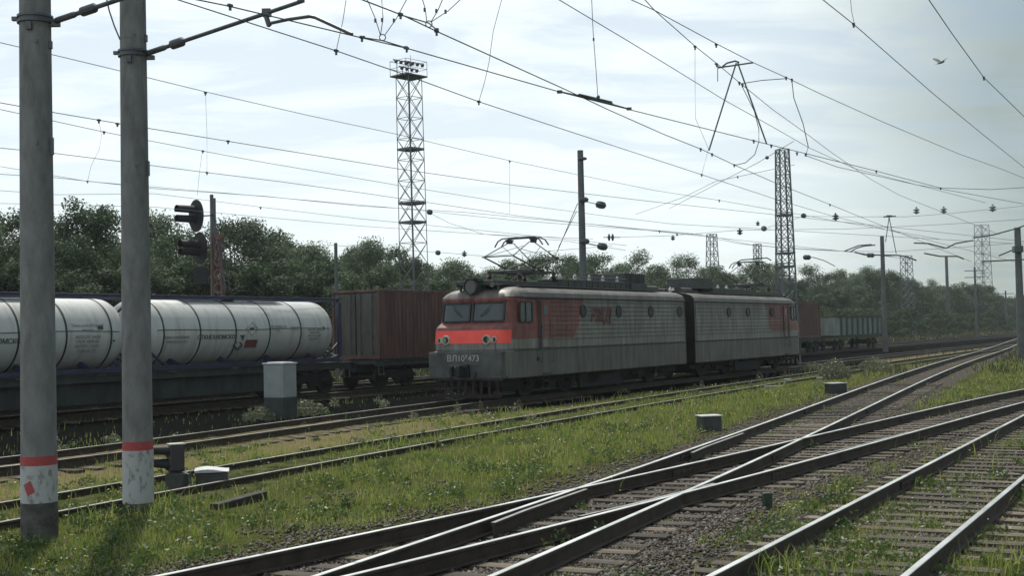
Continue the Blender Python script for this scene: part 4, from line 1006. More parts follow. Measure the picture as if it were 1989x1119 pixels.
farpole('slender concrete pole in front of trees near the tank container end', 652, 472, 76, .13, .10)
farpole('dark concrete pole above the pale open wagon', 1713, 459, 112, .24, .17)
farpole('small distant pole at the gap in the treeline right of the pale wagon', 1838, 499, 250, .34, .28)
PR = farpole('thick dark pole at the right edge carrying two long arms', 1976, 442, 84, .27, .20)
OR = Vector(PR.location); b = MB()
b.path([Vector(aty(x,y,83.5))-OR for x,y in ((1995,436),(1974,444),(1930,456),(1890,462))],.05,6); b.path([Vector(aty(x,y,83.5))-OR for x,y in ((2010,503),(1976,505),(1908,508))],.05,6)
b.path([Vector(aty(x,y,83.5))-OR for x,y in ((1966,486),(1940,497))],.05,6); b.build('cross_arm', M_steel, PR)
b = MB(); b.box(Vector(aty(1977,484,83.6))-OR, (.6,.5,.45)); b.build('switch_box', M_ins, PR, bevel=.05)
# ------------------------------------------------------------------ lattice masts
def lattice(name, label, cat, base, h, w0, w1, n, ang, leg, brace, m, plates=(), lean=0):
    t = thing(name, label, cat, (base[0],base[1],0), ang)
    def cs(z): w = w0+(w1-w0)*z/h; return [Vector((sx*w/2+lean*z, sy*w/2, z)) for sx,sy in ((-1,-1),(1,-1),(1,1),(-1,1))]
    a = cs(0); c = cs(h)
    for i in range(4): b = MB(); b.bar(a[i], c[i], leg, leg); b.build('leg', m, t)
    b = MB(); Z = [h*(1-(1-i/n)) for i in range(n+1)]
    for i in range(n):
        p, q = cs(Z[i]), cs(Z[i+1])
        for k in range(4):
            b.bar(p[k], q[(k+1)%4], brace); b.bar(p[(k+1)%4], q[k], brace); b.bar(q[k], q[(k+1)%4], brace*1.1)
    tag(b.build('bracing', m, t), kind=None)
    for z in plates:
        q = cs(z); w = (q[1]-q[0]).length; pl = MB(); pl.box((lean*z,0,z),(w+.1,w+.1,.12)); pl.build('rest_platform', m, t)
    return t, cs
Bm = aty(806,560,92); mast, cs = lattice('lighting_mast', 'tall lattice lighting mast with a lamp platform rising above the trees', 'lighting mast', Bm, atz_at(793,150,92), 1.5, 1.32, 14, R(48), .055, .032, M_lat, (), 0)
hm = atz_at(793,150,92)
# the photographed mast leans slightly: lean it as one piece
T = aty(794,150,92); mast.rotation_euler = (0, math.atan2(T[0]-Bm[0], hm), 0); mast.rotation_mode = 'XYZ'
Rm = Matrix.Rotation(math.atan2(T[0]-Bm[0], hm),3,'Y') @ Matrix.Rotation(R(48),3,'Z'); mast.rotation_euler = Rm.to_euler()
for py in (290,395,432): 
    z = atz_at(800,py,92); b = MB(); w = 1.5+(1.32-1.5)*z/hm; b.box((0,0,z),(w+.05,w+.05,.16)); b.build('rest_platform', M_lat, mast)
b = MB(); b.tube((-.66,-.66,0),(-.66,-.66,hm),.055); b.build('ladder_tube', M_lat, mast)
b = MB(); b.box((0,0,hm+.05),(2.15,1.75,.10)); b.build('lamp_platform', M_lat, mast)
b = MB()
for x in (-1.05,1.05):
    for y in (-.85,.85): b.tube((x,y,hm),(x,y,hm+1.15),.02,n=5)
for z in (.6,1.15):
    for s in (-1,1): b.tube((-1.05,s*.85,hm+z),(1.05,s*.85,hm+z),.018,n=5); b.tube((s*1.05,-.85,hm+z),(s*1.05,.85,hm+z),.018,n=5)
b.build('railing', M_lat, mast)
for y, z in ((-.6,1.0),(.6,1.3),(0,.7)):
    b = MB(); b.tube((-.95,y,hm+z),(.95,y,hm+z),.045,n=6)
    for k in range(4): b.lathe([(.05,-.1),(.14,0),(.15,.08)],(-.75+k*.5,y-.05,hm+z-.1), Matrix.Rotation(R(115),3,'X'), n=10)
    b.tube((-.6,y,hm),(-.6,y,hm+z),.03); b.build('floodlight_row', M_lat, mast)
b = MB(); b.tube((.9,.7,hm),(.9,.7,hm+1.9),.03,.015); b.build('lightning_rod', M_lat, mast)
b = MB()
for k in range(6): b.box((-.95+RNG.uniform(-.2,.3),-.5,hm*.17+k*.42),(RNG.uniform(.5,1.0),.35,.10))
b.build('cable_box', M_lat, mast)
Bt = aty(1527,560,80); ht = atz_at(1521,290,80)
lattice('lattice_tower', 'grey steel lattice tower rising behind the tail of the locomotive', 'tower', Bt, ht, 1.12, .62, 17, R(12), .085, .035, M_lat, (atz_at(1526,492,80),atz_at(1526,518,80),atz_at(1526,418,80)))
def ftower(label, x, yt, yb, Y, w0, w1, m=M_lat, n=8):
    B_ = aty(x,yb,Y); lattice('lattice_tower', label, 'tower', B_, atz_at(x,yt,Y), w0, w1, n, R(20), .10 if m is not M_latl else .16, .055 if m is not M_latl else .07, m)
ftower('small distant lattice tower above the trees left of the locomotive tail', 1384, 455, 520, 188, 2.1, 1.1, n=11)
ftower('tiny distant lattice tower just left of the large grey tower', 1472, 474, 520, 215, 1.1, 1.0, n=14)
ftower('pale distant lattice tower near the right edge', 1911, 437, 570, 340, 3.6, 2.6, M_latl, n=11)
ftower('distant lattice tower right of the dark pole above the pale wagon', 1762, 497, 560, 235, 2.0, 1.5, n=11)
# ------------------------------------------------------------------ railway signal behind the tank wagon
Ys = 54.
def signal():
    T = aty(384,420,Ys); t = thing('railway_signal', 'black two-headed railway signal with round shields and long hoods above the tank containers', 'signal', (T[0]+.75,T[1],0), 0)
    O = Vector(t.location); P = lambda x,y,Y=Ys: Vector(aty(x,y,Y))-O
    M_rw = mat('faded_red_mast_paint', (.13,.05,.045), .8, var=.5, scale=3, col2=(.12,.115,.11))
    b = MB(); top = P(420,455); w = .28
    for sx in (-1,1):
        for sy in (-1,1): b.bar((sx*.30+.15,sy*.26,0),(top.x+sx*.16,top.y+sy*.16,top.z),.07)
    n = 12
    for i in range(n):
        z0, z1 = top.z*i/n, top.z*(i+1)/n
        for sy in (-1,1): b.bar((-.2+.2*i/n,sy*.2,z0),(.42-.1*i/n,sy*.2,z1),.07); b.bar((.42-.1*i/n,sy*.2,z0),(-.2+.2*i/n,sy*.2,z1),.07)
    b.build('mast', M_rw, t)
    b = MB(); b.tube((top.x-.05,top.y,top.z-.6),(top.x-.05,top.y,P(410,385).z),.05); b.build('mast_head', M_steel, t)
    b = MB(); b.tube(P(419,470)+Vector((.25,.1,0)), P(437,566)+Vector((.2,.1,0)), .03); b.tube(P(419,470)+Vector((.15,-.3,0)), P(437,566)+Vector((.1,-.3,0)), .03); b.build('ladder', M_steel, t)
    face = Vector((-.66,-.75,0)).normalized(); q = face.to_track_quat('Z','Y').to_matrix()
    for cx, cy, ry, lamps in ((381,419,.70,((-.20),(.22))),(388,482,.70,((.12),(-.22)))):
        c = P(cx,cy); b = MB(); V = []
        for z in (-.02,.02):
            for k in range(28):
                a = 2*math.pi*k/28; V.append(c+q@Vector((.53*math.cos(a), ry*math.sin(a), z)))
        b.add(V, [(k,(k+1)%28,28+(k+1)%28,28+k) for k in range(28)]+[tuple(range(27,-1,-1)), tuple(range(28,56))])
        o = b.build('shield', M_blackm, t)
        b = MB(); b.box(c-face*.14,(.26,.26,.8)); b.bar(c-face*.2, Vector((top.x-.05,top.y,c.z)), .05); b.build('lamp_case', M_blackm, t)
        for k, dz in enumerate(lamps):
            h = MB(); cc = c+Vector((-.08,0,dz+.02)); L0 = .88; V = []; nn = 16
            for z, s in ((0,1),(L0,.92)):
                for k2 in range(nn+1):
                    a = math.radians(-35)+math.radians(250)*k2/nn; V.append(cc+face*z+q@Vector((.20*s*math.cos(a),.20*s*math.sin(a),0)))
            h.add(V, [(k2,k2+1,nn+2+k2,nn+1+k2) for k2 in range(nn)]); ho = h.build('hood', M_blackm, o); s_ = ho.modifiers.new('s','SOLIDIFY'); s_.thickness = .012
            l = MB(); l.lathe([(.12,.01),(.12,.05),(.05,.07)], cc, q, n=16); l.build('lens', M_lens, o)
    b = MB(); b.box(P(392,536),(.55,.4,.75)); b.build('relay_case', M_blackm, t, bevel=.03)
signal()
# ------------------------------------------------------------------ lineside equipment
def cabinet():
    c = atz(541,815,0); t = thing('relay_cabinet', 'pale grey relay cabinet with dark painted foot beside the tank wagon', 'cabinet', (c[0],c[1]+.35,0), R(58))
    h = atz_at(541,708,c[1]); hb = atz_at(541,773,c[1])
    b = MB(); b.box((0,0,(h+hb)/2),(.62,.78,h-hb)); b.build('upper_case', mat('pale_grey_cabinet_paint',(.27,.30,.30),.5,var=.12,scale=2.5), t, bevel=.012)
    b = MB(); b.box((0,0,hb/2-.05),(.625,.785,hb+.1)); b.build('foot', mat('dark_cabinet_foot',(.04,.05,.05),.7,var=.25,scale=3), t, bevel=.012)
    b = MB(); b.box((0,0,h+.02),(.68,.84,.04)); b.box((0,0,h+.05),(.5,.62,.03)); b.build('lid', mat('white_lid_paint',(.5,.51,.51),.5,var=.2), t, bevel=.01)
    b = MB()
    for k in range(4): b.box((-.318,-.1,hb+.12+k*.03),(.012,.3,.012))
    for k in (.2,.8): b.box((-.325,-.33,hb+(h-hb)*k),(.02,.03,.08))
    b.box((-.315,0,(h+hb)/2),(.012,.66,(h-hb)*.86)); b.box((-.33,.26,(h+hb)/2+.1),(.03,.03,.12)); b.build('door', mat('pale_grey_cabinet_paint',(.3,.3,.3)), t, bevel=.004)
cabinet()
def dwarf():
    c = atz(327,955,0); Y = c[1]; t = thing('dwarf_signal', 'low black dwarf signal with two hoods beside the right concrete pole', 'signal', (c[0],c[1],0), 0)
    O = Vector(t.location); P = lambda x,y,d=0: Vector(aty(x,y,Y+d))-O
    q = Matrix.Rotation(R(-118),3,'Z'); z0 = P(343,917).z; z1 = P(343,864).z; X = P(341,900).x
    b = MB(); b.box((X+.02,0,z0/2-.04),(.30,.34,z0+.05)); b.build('concrete_foot', mat('dark_damp_concrete',(.06,.065,.06),.8,var=.3,scale=6), t, bevel=.02)
    b = MB(); b.box((X,0,(z0+z1)/2),(.26,.24,z1-z0),Matrix.Rotation(R(28),3,'Z')); b.build('lamp_case', mat('dark_signal_case',(.045,.04,.05),.5,var=.2), t, bevel=.04)
    f = Vector((-.86,-.5,0)).normalized(); qq = f.to_track_quat('Z','Y').to_matrix()
    for k, dz in enumerate((.11,-.11)):
        cc = Vector((X-.10,-.06,(z0+z1)/2+dz)); V = []; nn = 14; h = MB()
        for z, s in ((0,1),(.34,.62)):
            for k2 in range(nn+1):
                a = math.radians(-30)+math.radians(240)*k2/nn; V.append(cc+f*z+qq@Vector((.11*s*math.cos(a),.11*s*math.sin(a)+ (.04 if z else 0),0)))
        h.add(V, [(k2,k2+1,nn+2+k2,nn+1+k2) for k2 in range(nn)]); ho = h.build('hood', M_blackm, t); s_ = ho.modifiers.new('s','SOLIDIFY'); s_.thickness = .01
        l = MB(); l.lathe([(.08,.01),(.08,.04),(.03,.06)], cc, qq, n=14); l.build('lens', M_lens, t)
    b = MB(); b.box((X+.01,0,z1+.01),(.26,.24,.02),Matrix.Rotation(R(28),3,'Z')); b.build('top_cap', M_lamp, t)
    b = MB(); b.path([P(322,920),P(328,935),P(326,950),P(334,958)],.012,5); b.path([P(358,920),P(366,922),P(372,940)],.016,5); b.build('cable', M_steel, t)
    # junction box with white lid
    c2 = atz(408,950,0); t2 = thing('junction_box', 'dark cable junction box with a white lid in the grass next to the dwarf signal', 'junction box', (c2[0],c2[1]+.15,0), R(12))
    h = atz_at(408,918,c2[1]); b = MB(); b.box((0,0,h/2-.03),(.52,.34,h+.02)); b.build('case', mat('dark_box_paint',(.05,.055,.055),.6,var=.3), t2, bevel=.02)
    b = MB(); V = []
    for i in range(9):
        x = -.28+.56*i/8; z = .03+.022*math.sin(i/8*math.pi*1.5)
        V += [(x,-.19,h+z),(x,.19,h+z+.02),(x,-.19,h-.004),(x,.19,h-.004)]
    b.add(V, [f_ for i in range(8) for f_ in ((i*4,i*4+4,i*4+5,i*4+1),(i*4+2,i*4+3,i*4+7,i*4+6),(i*4,i*4+2,i*4+6,i*4+4),(i*4+1,i*4+5,i*4+7,i*4+3))]+[(0,1,3,2),(32,34,35,33)])
    b.build('lid', mat('white_lid_paint',(.7,.71,.71)), t2)
dwarf()
def small_box(name, label, cat, px, py, pyt, w, d, rot, lidm, bodym, lid=True):
    c = atz(px,py,0); t = thing(name, label, cat, (c[0],c[1]+d/2,0), rot); h = atz_at(px,pyt,c[1])
    b = MB(); b.box((0,0,h/2-.03),(w,d,h+.06)); b.build('case', bodym, t, bevel=.02)
    if lid: b = MB(); b.box((0,0,h+.015),(w+.05,d+.05,.03)); b.build('lid', lidm, t, bevel=.01)
    b = MB(); b.box((0,-d/2-.005,h*.55),(w*.7,.012,h*.5)); b.build('door', bodym, t, bevel=.003)
    return t
M_lid = mat('white_lid_paint',(.7,.71,.71)); M_dk = mat('dark_box_paint',(.05,.055,.055)); M_lidg = mat('pale_grey_lid',(.4,.42,.42),.5)
small_box('trackside_box', 'dark square trackside box with pale lid in the middle of the green verge', 'box', 1380, 838, 810, .50, .42, R(14), M_lid, M_dk)
small_box('point_machine', 'dark point machine with a pale lid beside the far end of the straight track', 'point machine', 1627, 766, 746, .62, .5, R(25), M_lidg, M_dk)
small_box('trackside_marker', 'small dark green marker post standing in the grass before the nearest track', 'marker', 1492, 990, 958, .13, .10, R(10), M_dk, mat('dark_green_paint',(.03,.05,.03),.7), False)
def lever(px, py, label, flip):
    c = atz(px,py,0); t = thing('point_lever', label, 'point lever', (c[0],c[1],0), 0); b = MB(); s = 1 if not flip else -1
    b.path([(0,0,.04),(.10*s,0,.08),(.2*s,0,.24),(.26*s,0,.32)],.022,6); b.build('lever_arm', M_lidg, t)
    b = MB(); b.box((.28*s,0,.34),(.26,.12,.05)); b.build('weight', M_lidg, t, bevel=.01); b = MB(); b.box((-.35*s,0,.07),(.75,.2,.05)); b.build('base_plate', M_lidg, t, bevel=.01)
lever(1516,754, 'pale bent point lever at the grass edge below the tail of the locomotive', False); lever(1606,750,'small pale point lever just left of the point machine', True)
def log():
    a, b_ = atz(432,990,0), atz(497,972,0); m = MB(); m.bar((a[0]-.1,a[1]-.05,.015),(b_[0]+.1,b_[1]+.05,.06),.18,.15)
    tag(m.build('old_sleeper', mat('old_dark_wood',(.04,.037,.032),.9,var=.4,scale=6,bump=.6), bevel=.015), 'discarded dark wooden sleeper lying in the grass by the junction box', 'sleeper')
log()
# ------------------------------------------------------------------ overhead wires
def wpts(px, Z, e0=0, e1=0):
    P = []
    for i, (x,y) in enumerate(px):
        z = Z[i] if hasattr(Z,'__len__') else Z
        P.append(Vector(atz(x,y,z)))
    if e0: P.insert(0, P[0]+(P[0]-P[1]).normalized()*e0)
    if e1: P.append(P[-1]+(P[-1]-P[-2]).normalized()*e1)
    return P
def dense(P):
    out = []
    for i in range(len(P)-1):
        p0 = P[max(i-1,0)]; p1 = P[i]; p2 = P[i+1]; p3 = P[min(i+2,len(P)-1)]
        for k in range(4):
            t = k/4; out.append(p1.lerp(p2,t))
    out.append(P[-1]); return out
def wire(label, px, Z, e0=8, e1=0, r=.008, m=M_wire, clamps=(), drops=(), ins=(), group='overhead wires'):
    P = wpts(px, Z, e0, e1)
    rad = [max(r, p.y*.00016) for p in P]
    mid = P[len(P)//2]
    t = bpy.data.objects.new('overhead_wire', None); COL.objects.link(t); t.location = P[0]; tag(t, label, 'wire', group)
    O = P[0]
    b = MB(); b.path([p-O for p in P], rad, 5); b.build('wire', m, t)
    z = Z if not hasattr(Z,'__len__') else Z[0]
    for x, y in clamps:
        c = Vector(atz(x,y,z))-O; b = MB(); s = max(1, (c+O).y/40); b.box(c,(.07*s,.035*s,.035*s),Matrix.Rotation(ROTZ,3,'Z')); b.box(c-Vector((0,0,.035*s)),(.03*s,.03*s,.05*s)); b.build('clamp', M_ins, t)
    for pts in drops:
        x, y = pts[-1]; Yd = float(atz(x,y,z)[1]); b = MB(); b.path([Vector(aty(q[0],q[1],Yd))-O for q in pts], max(.005,Yd*.00011), 4); b.build('dropper', m, t)
    for x, y, s, v in ins:
        insulator(t, atz(x,y,z), s*(.8 if x > 1750 else 1), v, m=M_latl if x > 1750 else None)
    return t
wire('wire falling from the top left just below the lighting mast platform', [(350,0),(653,98),(780,142),(930,197),(1140,266),(1363,339),(1510,388),(1619,420),(1722,446)], 6.6, 6, 40, clamps=[(653,98),(930,197),(1363,339)],
     drops=[[(672,0),(666,40),(653,98)],[(975,-4),(958,60),(950,120),(941,160),(930,197)],[(1350,90),(1350,150),(1351,230),(1376,288),(1363,339)]])
w2 = wire('contact wire held by the steady arm of the right concrete pole', [(390,0),(440,10),(700,72),(790,93),(1087,178),(1225,213),(1460,272),(1565,298),(1702,332),(1827,365),(1924,368),(2060,360)], 6.6, 6, 6, r=.009, clamps=[(447,10),(703,72),(790,93),(1464,273),(1498,282),(1548,297),(1565,299),(1702,332),(1827,365)])
wire('wire branching below the steady-arm contact wire towards the right edge', [(1563,301),(1626,324),(1782,359),(1880,376),(1989,396)], 6.5, 0, 10)
w3 = wire('contact wire dropping from the top centre to cross the steady-arm contact wire', [(707,0),(785,30),(848,60),(1104,176),(1180,212),(1288,260),(1361,289),(1426,320),(1508,356),(1612,397),(1693,430),(1760,457)], 6.6, 6, 30, r=.009, clamps=[(778,27),(848,60),(1361,289),(1383,299),(1426,320),(1612,397)])
wire('messenger wire crossing the centre of the sky behind the suspension yoke', [(1088,0),(1225,82),(1310,134),(1407,194),(1497,244),(1570,286),(1660,327),(1782,359)], 8.0, 8, 10)
wire('upper messenger wire ending high at the right edge', [(1229,0),(1271,19),(1391,84),(1463,121),(1527,150),(1594,182),(1716,237),(1861,298),(1948,329),(1989,346)], 8.0, 8, 15, clamps=[(1391,86),(1527,150),(1538,154)])
wire('wire crossing the upper messenger wire and falling past the yoke', [(1252,-2),(1271,19),(1350,89),(1395,125),(1435,159),(1499,211),(1570,262),(1615,296),(1688,346),(1747,379),(1785,394)], 7.9, 8, 25, clamps=[(1350,90),(1392,124),(1436,160),(1442,164)])
wire('steep wire in the upper right crossing open sky left of the bird', [(1600,0),(1660,48),(1813,182),(1903,256),(1989,325)], 7.6, 8, 14, m=M_wiref, clamps=[(1658,46)], drops=[[(1652,-2),(1654,20),(1660,48)]])
wire('faint steep wire in the top right corner', [(1805,0),(1850,66),(1911,150),(1989,226)], 7.4, 6, 12, m=M_wiref, clamps=[(1911,150)])
LD = 'far_wire'
wire('highest wire of the left bundle, passing both concrete poles at the top', [(0,82),(108,107),(233,137),(400,178),(600,224),(774,261),(900,291),(1000,314),(1273,370),(1397,389),(1488,405)], 8.2, 12, 30, drops=[[(399,178),(402,260),(402,334)],[(990,313),(990,360),(990,415)]], clamps=[(399,180),(990,313),(1397,389)])
wire('second wire from the top in the left bundle', [(0,199),(110,219),(228,239),(443,274),(775,328),(1000,360),(1272,392),(1440,410)], 6.7, 12, 30, clamps=[(228,240),(443,274),(192,233)])
wire('third wire from the top in the left bundle, with short hanging droppers', [(0,212),(202,256),(394,293),(500,313),(775,360),(1000,396),(1188,421),(1307,435),(1429,442)], 7.6, 12, 30, clamps=[(202,256),(394,293)], drops=[[(192,233),(197,262),(193,290),(177,322),(170,352)],[(393,293),(388,330),(383,380)]])
wire('fourth wire of the left bundle crossing behind the poles', [(0,287),(110,298),(230,313),(402,335),(540,352),(700,374),(1000,418),(1134,434),(1283,450)], 6.7, 12, 30, clamps=[(402,335)])
wire('fifth wire of the left bundle, thickening above the locomotive tail', [(0,323),(170,352),(440,375),(780,405),(1000,428),(1281,449),(1383,459),(1456,475),(1510,480),(1640,488),(1690,494)], 8.2, 12, 10, clamps=[(170,352),(506,403),(1281,449),(1315,455)])
wire('sixth wire of the left bundle just above the left trees', [(0,338),(110,345),(300,366),(514,381),(700,400),(900,412),(1134,434)], 7.0, 12, 10)
wire('seventh wire of the left bundle brushing the left treetops', [(0,370),(110,378),(300,376),(506,402),(700,425),(900,444),(1055,460)], 7.6, 12, 10, m=M_wiref)
wire('lowest wire of the left bundle crossing the trees behind the signal', [(0,395),(300,402),(493,420),(700,439),(940,455),(1100,468),(1170,479)], 7.2, 12, 4, m=M_wiref)
wire('wire from the lighting mast with a dark insulator to the concrete pole', [(828,410),(872,433),(940,455),(1080,461)], 8.0, 0, 3, m=M_wiref, ins=[(835,412,.9,False)])
wire('low wire behind the pantograph carrying a dark ball insulator', [(640,476),(850,490),(945,498),(1110,484)], 7.0, 0, 3, m=M_wiref, ins=[(851,491,1.0,False),(902,493,1.1,True)])
wire('cross wire from the middle concrete pole to the grey lattice tower', [(1190,461),(1300,458),(1437,447),(1515,446),(1640,445),(1830,436),(1989,426)], 8.0, 0, 15, ins=[(1307,462,1.0,True),(1437,450,1.2,True),(1472,434,.8,True)])
wire('cross wire from the tower past the row of hanging insulators', [(1484,444),(1561,420),(1640,421),(1760,421),(1840,415),(1989,400)], 8.6, 0, 15, m=M_wiref, ins=[(1484,444,1.2,False),(1561,419,1.0,False),(1623,421,1.3,True),(1780,409,1.5,True),(1833,408,1.5,True),(1928,404,1.6,True)])
wire('lower cross wire running to the thick pole at the right edge', [(1380,462),(1440,474),(1550,484),(1640,488),(1730,489),(1840,482),(1967,473),(2010,468)], 8.2, 0, 10, ins=[(1567,500,1.0,False)])
wire('diagonal faint wire rising to the yoke at the centre right', [(1272,403),(1330,382),(1390,352),(1433,343)], 7.4, 3, 3, m=M_wiref, clamps=[(1433,343)])
wire('diagonal faint wire with an insulator right of the yoke foot', [(1300,405),(1398,354),(1470,317),(1505,296)], 7.2, 0, 2, m=M_wiref, ins=[(1490,306,.35,False)])
# yoke: trapezoid hanger with two rods
def yoke():
    Y = 27.5; O = Vector(aty(1432,122,Y)); t = thing('wire_yoke', 'A-shaped suspension yoke with two long rods hanging from the messenger wires', 'wire hanger', O)
    P = lambda x,y: Vector(aty(x,y,Y))-O
    b = MB(); b.tube(P(1395,131),P(1463,121),.018); b.path([P(1403,129),P(1412,122),P(1428,118),P(1436,121)],.02,6); b.tube(P(1394,130),P(1394,158),.009); b.tube(P(1388,123),P(1397,130),.012); b.build('top_bar', M_wire, t)
    for a, c in (((1430,122),(1377,292)),((1433,122),(1489,279))): b = MB(); b.tube(P(*a),P(*c),.017); b.build('rod', M_wire, t)
    b = MB(); b.path([P(1439,162),(P(1480,158)+P(1480,153))/2,P(1527,152)],.010,5); b.path([P(1538,155),P(1542,190),P(1560,240),P(1570,285),P(1566,298)],.010,5)
    b.path([P(1442,168),P(1465,215),P(1474,250),P(1474,275),P(1466,300),P(1448,316),P(1426,321)],.009,5); b.build('jumper_wire', M_wire, t)
yoke()
def ringhang(cx, cy, tops, label, bar):
    Yr = float(atz(cx,cy+14,6.6)[1]); O = Vector(aty(cx,cy,Yr)); t = thing('ring_hanger', label, 'wire hanger', O, 0, 'ring hangers at the top of the photo'); P = lambda x,y: Vector(aty(x,y,Yr))-O
    b = MB(); pts = [(.043*math.cos(a), 0, .043*math.sin(a)) for a in np.linspace(0,2*math.pi,20)]; b.path(pts,.008,5); b.build('ring', M_wire, t)
    b = MB()
    for tp in tops:
        b.path([P(*tp), P((tp[0]+cx)/2+2,(tp[1]+cy)/2+3), P(cx+np.sign(tp[0]-cx)*4,cy-4)],.006,4)
        b.box(P((tp[0]*.45+cx*.55),(tp[1]*.45+cy*.55)+2),(.03,.03,.05))
    b.build('hanger_wires', M_wire, t)
    b = MB(); b.path([P(*q) for q in bar],.010,5); b.box(P(*bar[0]),(.06,.03,.04)); b.box(P(*bar[-1]),(.06,.03,.04)); b.build('spreader_bar', M_wire, t)
ringhang(743,72,[(712,-5),(741,-8),(792,-6)],'small ring hanger with three wires right of the steady arm',[(705,72),(743,78),(788,92)])
ringhang(833,46,[(815,-20),(865,-15),(905,-12)],'small ring hanger with three wires above the lighting mast',[(778,28),(833,44),(848,57)])
def dropin():
    Yd = float(atz(1160,196,6.6)[1]); O = Vector(aty(1160,196,Yd)); t = thing('section_insulator', 'long dark splice bar clamped where two contact wires cross', 'wire splice', O)
    P = lambda x,y,Y=Yd: Vector(aty(x,y,Y))-O
    ya = float(atz(1087,178,6.6)[1]); yb = float(atz(1225,213,6.6)[1])
    b = MB(); b.tube(P(1086,177,ya),P(1190,201,(ya+yb)/2+.6),.013,n=6); b.tube(P(1122,184,ya+.4),P(1224,212,yb),.014,n=6); b.box(P(1087,178,ya),(.09,.05,.05)); b.box(P(1222,211,yb),(.09,.05,.05)); b.tube(P(1125,183,ya+.4),P(1188,198,yb-.5),.018,n=6); b.build('bar', M_wire, t)
    b = MB(); b.path([P(1149,-8),P(1152,60),P(1158,140),P(1161,184)],.006,4); b.lathe([(.02,-.03),(.035,0),(.02,.03)],P(1162,188),n=8); b.box(P(1153,76),(.03,.03,.05)); b.build('hanger_wire', M_wire, t)
dropin()
def farcant(label, pts_list, Y, r=.045, ins=()):
    O = Vector(aty(*pts_list[0][0], Y)); t = thing('cantilever_arm', label, 'catenary arm', O)
    for pts in pts_list: b = MB(); b.path([Vector(aty(x,y,Y))-O for x,y in pts], r, 6); b.build('arm', M_steel, t)
    for x, y in ins: insulator(t, aty(x,y,Y), 1.3, False)
    return t
farcant('pair of parallel bent arms left of the dark pole above the pale wagon', [[(1640,488),(1655,482),(1668,477),(1693,475)],[(1652,489),(1664,482),(1678,478),(1700,476)]], 95, .05)
farcant('long drooping arm assembly between the dark pole and the pale tower', [[(1775,472),(1803,473),(1837,482)],[(1838,482),(1856,473),(1890,467)],[(1795,492),(1826,498),(1860,498),(1872,503)]], 100, .06)
farcant('bent arm with twin insulator above the dark pole foot', [[(1660,490),(1680,495),(1745,496),(1762,499),(1780,506)]], 100, .06, [(1688,496),(1694,496)])
farcant('flat trapezoid arm above the rear pantograph of the locomotive', [[(1432,509),(1440,505),(1490,501),(1498,506)]], 78, .04)
farcant('arm with twin insulator right of the grey lattice tower', [[(1563,500),(1580,500),(1600,506),(1622,517)]], 90, .03, [(1565,500),(1570,500)])
def vyoke():
    O = Vector(aty(1727,420,62)); t = thing('wire_yoke', 'small distant A-shaped yoke above the pale open wagon', 'wire hanger', O); P = lambda x,y: Vector(aty(x,y,62))-O
    b = MB(); b.tube(P(1716,421),P(1740,420),.035); b.box(P(1727,420),(.25,.1,.1)); b.build('top_bar', M_wire, t)
    for q in ((1720,470),(1741,493)): b = MB(); b.tube(P(1727,421),P(*q),.022,n=5); b.build('rod', M_wire, t)
vyoke()
# far clutter of the station throat: small masts with cross bars at the right
for i, (x, yt, Y, xs) in enumerate(((1893,519,210,1),(1953,565,260,1),(1867,575,300,1))):
    T_ = aty(x,yt,Y); t = pole(('small far pole with two cross bars left of the pale tower','tiny far pole at the low end of the right treeline','tiny far pole between the treetops at the right')[i], (T_[0],T_[1]), T_[2], .2, .16, M_concd)
    b = MB()
    for dz in (.6,1.7): b.box((0,0,T_[2]-dz),(3.4,.12,.12))
    b.build('cross_bar', M_concd, t)
# bird
def bird():
    c = aty(1828,121,42); t = MB(); n = 10
    prof = [(.004,-.17),(.022,-.14),(.035,-.05),(.038,.03),(.026,.09),(.024,.12),(.012,.15),(.002,.17)]
    t.lathe(prof,(0,0,0),Matrix.Rotation(R(90),3,'Y'),n=10)
    for s in (-1,1):
        V = [(.06,s*.02,.01),(.05,s*.18,.10),(.0,s*.34,.15),(-.07,s*.30,.13),(-.08,s*.14,.06),(-.06,s*.02,.0)]; V2 = [(x,y,z+.008) for x,y,z in V]
        t.add(V+V2, [tuple(range(6)), tuple(range(11,5,-1))]+[(i,i+6,(i+1)%6+6,(i+1)%6) for i in range(6)])
    t.add([(-.14,-.015,0),(-.14,.015,0),(-.25,.05,0),(-.25,-.05,0),(-.14,0,.012),(-.25,0,.008)],[(0,3,2,1),(0,1,4),(3,5,2),(0,4,5,3),(1,2,5,4)])
    o = t.build('bird', mat('dark_feathers',(.16,.17,.17),.7)); o.location = c; o.rotation_euler = (R(12),R(-18),R(20)); tag(o, 'small dark bird gliding in the grey sky at the upper right', 'bird')
bird()
